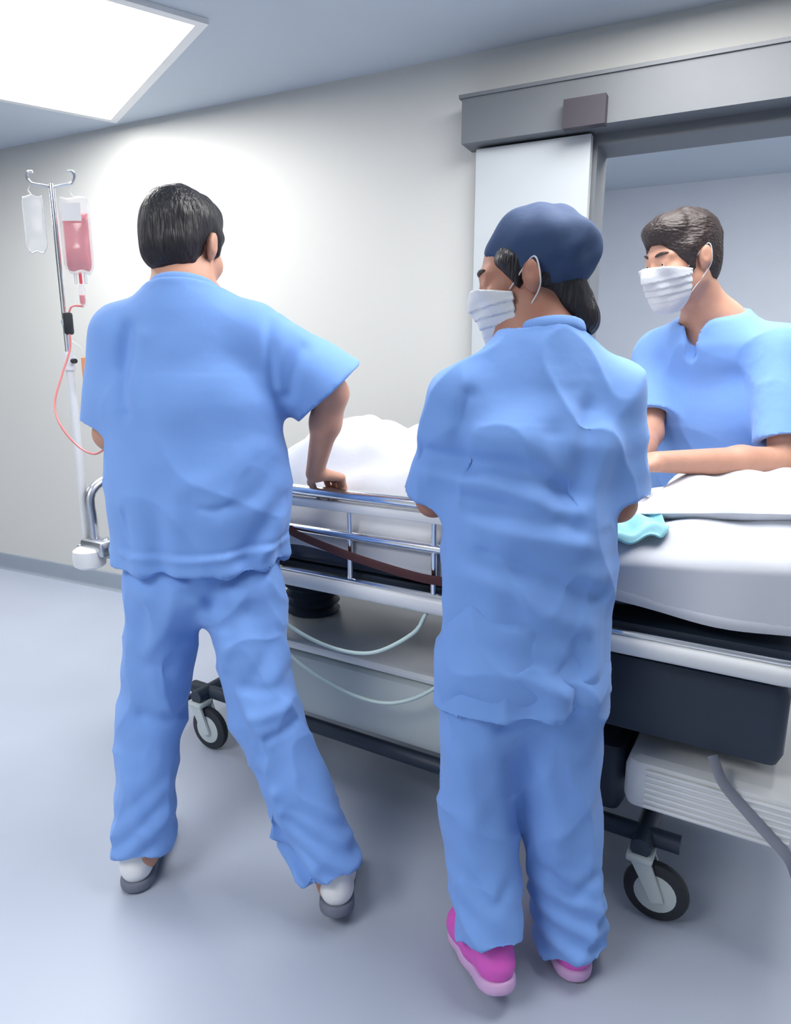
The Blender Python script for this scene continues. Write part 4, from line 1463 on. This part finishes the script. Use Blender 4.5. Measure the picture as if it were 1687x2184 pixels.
# ------------------------------------------------------------------ person on the far side of the gurney
def build_person_c():
    base = np.array([1.07, 2.12, 0.0])
    root = empty('person', tuple(base))
    tag(root, 'person in blue scrubs and white mask across the gurney, arms reaching over the pillow', 'person', 'people in blue scrubs')
    head = at(1452, 556, 2.00)
    H = Frame(head, (-.93, -.30, -.25))
    neckb = at(1520, 690, 2.06)
    FW = nz((-.80, -.60, 0))
    R = np.cross(FW, (0, 0, 1.0))                # person's right
    chest = neckb + np.array([.05, .03, -.26])
    waist = chest + np.array([.025, .02, -.20])
    pelv = waist + np.array([.01, .01, -.17])
    shR = neckb + R * .17 + np.array([.0, .0, -.085])
    shL = neckb - R * .18 + np.array([.02, .0, -.085])
    elL = at(1672, 985, 1.80)
    wrL = at(1400, 985, 1.74)
    elR = at(1385, 925, 2.06)
    wrR = at(1330, 1010, 1.86)
    hipR, hipL = pelv + R * .09 + [0, 0, -.05], pelv - R * .09 + [0, 0, -.05]
    knR, knL = np.array([hipR[0] - .05, hipR[1] - .0, .46]), np.array([hipL[0] + .02, hipL[1] + .05, .46])
    anR, anL = np.array([knR[0] + .01, knR[1] + .02, .085]), np.array([knL[0] + .06, knL[1] + .06, .085])
    pts = [head, neckb, shL, shR, elL, wrL, elR, wrR, pelv, knL, knR, anL, anR, head + [0, 0, .13], head + [-.13, -.1, 0], wrL + [-.18, -.05, -.12], wrR + [-.15, -.14, -.12], anL - [0, 0, .05]]
    F = Field(pts, .0042, .10)
    run(F, head_prims(H, neckb, .056))
    F.add(Oval(neckb, chest, R, (.10, .06), (.13, .075)), .05)
    F.add(Oval(chest, waist, R, (.13, .075), (.12, .075)), .05)
    F.add(Oval(waist, pelv, R, (.12, .075), (.13, .085)), .05)
    for sh, el, wr in ((shL, elL, wrL), (shR, elR, wrR)):
        F.add(Cone(neckb + [0, 0, -.04], sh, .05, .046), .04)
        F.add(Cone(sh, el, .046, .038), .03)
        F.add(Cone(el, el + (wr - el) * .35, .039, .041), .02)
        F.add(Cone(el + (wr - el) * .35, wr, .040, .027), .02)
    for hp, kn, an in ((hipL, knL, anL), (hipR, knR, anR)):
        F.add(Cone(hp, kn, .066, .045), .05)
        F.add(Cone(kn, kn + (an - kn) * .35, .045, .047), .03)
        F.add(Cone(kn + (an - kn) * .35, an, .046, .033), .03)
        F.add(Cone(an, an + FW * .05 + [0, 0, -.045], .034, .026), .03)
    run(F, hand_prims(wrL, nz(wrL - elL + np.array([0, .0, -.04])), (0, -.35, 1), (0, 1, .2), (18, 28, 20), .05))
    run(F, hand_prims(wrR, nz(wrR - elR), (.1, .1, 1), (0, -1, .2), (18, 28, 20), .05))
    V, Q = F.mesh(2)
    mobj('body', V, Q, M_SKIN, root, True, base)
    # short dark brown hair
    F = Field([head - .15, head + .16], .004, .02)
    F.add(Ell(H.p(0, -.018, .044), (.086, .106, .092), H.R), .01)
    F.add(Ell(H.p(0, -.058, -.020), (.068, .056, .064), H.R), .03)
    F.add(Ell(H.p(0, .048, .092), (.064, .052, .034), H.R), .03)
    for sx in (-1, 1):
        F.add(Cone(H.p(sx * .068, .030, .03), H.p(sx * .072, .022, -.022), .018, .008), .02)
        F.sub(Ell(H.p(sx * .090, -.008, -.008), (.024, .024, .034), H.R), .008)
    F.sub(Ell(H.p(0, .10, -.042), (.085, .064, .105), H.R), .012)
    F.cut(H.p(0, 0, -.066), H.R @ np.array([0, .3, -1]))
    hair_mesh(F, H, root, base, M_HAIR2, 65, .0025)
    eyes(H, root, base)
    mask_mesh(H, root, base, M_MASK)
    # scrub top
    hem = pelv + np.array([0, 0, -.03])
    F = Field([shL, shR, neckb, hem, elL, elR, chest], .0055, .20)
    F.add(Oval(neckb + [0, 0, -.06], chest, R, (.138, .085), (.188, .122)), .07)
    F.add(Oval(chest, waist, R, (.188, .124), (.188, .130)), .06)
    F.add(Oval(waist, hem, R, (.188, .130), (.198, .142), .3), .06)
    F.add(Cone(neckb + [0, 0, .03], neckb + [0, 0, -.06], .078, .105), .05)
    for sh in (shL, shR):
        F.add(Cone(neckb + [0, 0, -.02], sh, .058, .058), .06)
    axL, axR = nz(elL - shL), nz(elR - shR)
    for sh, el, ax in ((shL, elL, axL), (shR, elR, axR)):
        S = F.like()
        S.add(Cone(sh, el, .068, .076), .05)
        S.cut(el - ax * .055, ax)
        S.sub(Cone(sh + (el - sh) * .6, el + ax * .12, .046, .070), .006)
        F.union(S, .045)
    F.cut(hem + [0, 0, -.05], (0, 0, -1))
    F.sub(Oval(waist + [0, 0, -.05], hem + [0, 0, -.25], R, (.09, .05), (.188, .132), .05), .006)
    F.cut(neckb + [0, 0, .026], FW * .3 + np.array([0, 0, 1]), neckb - .12, neckb + .14)
    F.sub(Cone(neckb + [0, 0, -.02], H.p(0, -.02, -.05), .065, .070), .006)
    vn = neckb + FW * .075 + np.array([0, 0, -.10])
    F.sub(Cone(neckb + FW * .05 + [0, 0, .02], vn + FW * .03, .055, .012), .006)
    V, Q = F.mesh(3)
    N = normals(V, Q)
    V = V + N * (.0055 * ridge(V, (13, 13, 11), 71) + .0035 * ridge(V, (28, 26, 18), 72))[:, None]
    top = mobj('scrub_top', V, Q, M_SCRUB, root, True, base)
    # trousers
    F = Field([hipL, hipR, knL, knR, anL, anR, pelv + [0, 0, .1]], .0065, .17)
    F.add(Oval(pelv + [0, 0, .05], pelv + [0, 0, -.06], R, (.172, .11), (.180, .12)), .05)
    for hp, kn, an in ((hipL, knL, anL), (hipR, knR, anR)):
        F.add(Cone(hp, kn, .096, .082), .035)
        F.add(Cone(kn, an, .082, .076), .03)
        F.cut(an + [0, 0, -.01], (0, 0, -1), an - .12, an + .12)
        F.sub(Cone(an + [0, 0, .05], an + [0, 0, -.08], .045, .068), .005)
    V, Q = F.mesh(3)
    N = normals(V, Q)
    V = V + N * (.0045 * wob(V, (20, 20, 9), 81))[:, None]
    mobj('trousers', V, Q, M_SCRUB, root, True, base)
    for an in (anL, anR):
        h = np.array([an[0], an[1], .004]) - FW * .06
        shoe(root, base, h, h + FW * .26, (0, 0, 1), M_SHOE, M_SOLE)


build_gurney()
build_bedding()
build_drip()
build_person_a()
build_person_b()
build_person_c()
bpy.context.view_layer.update()
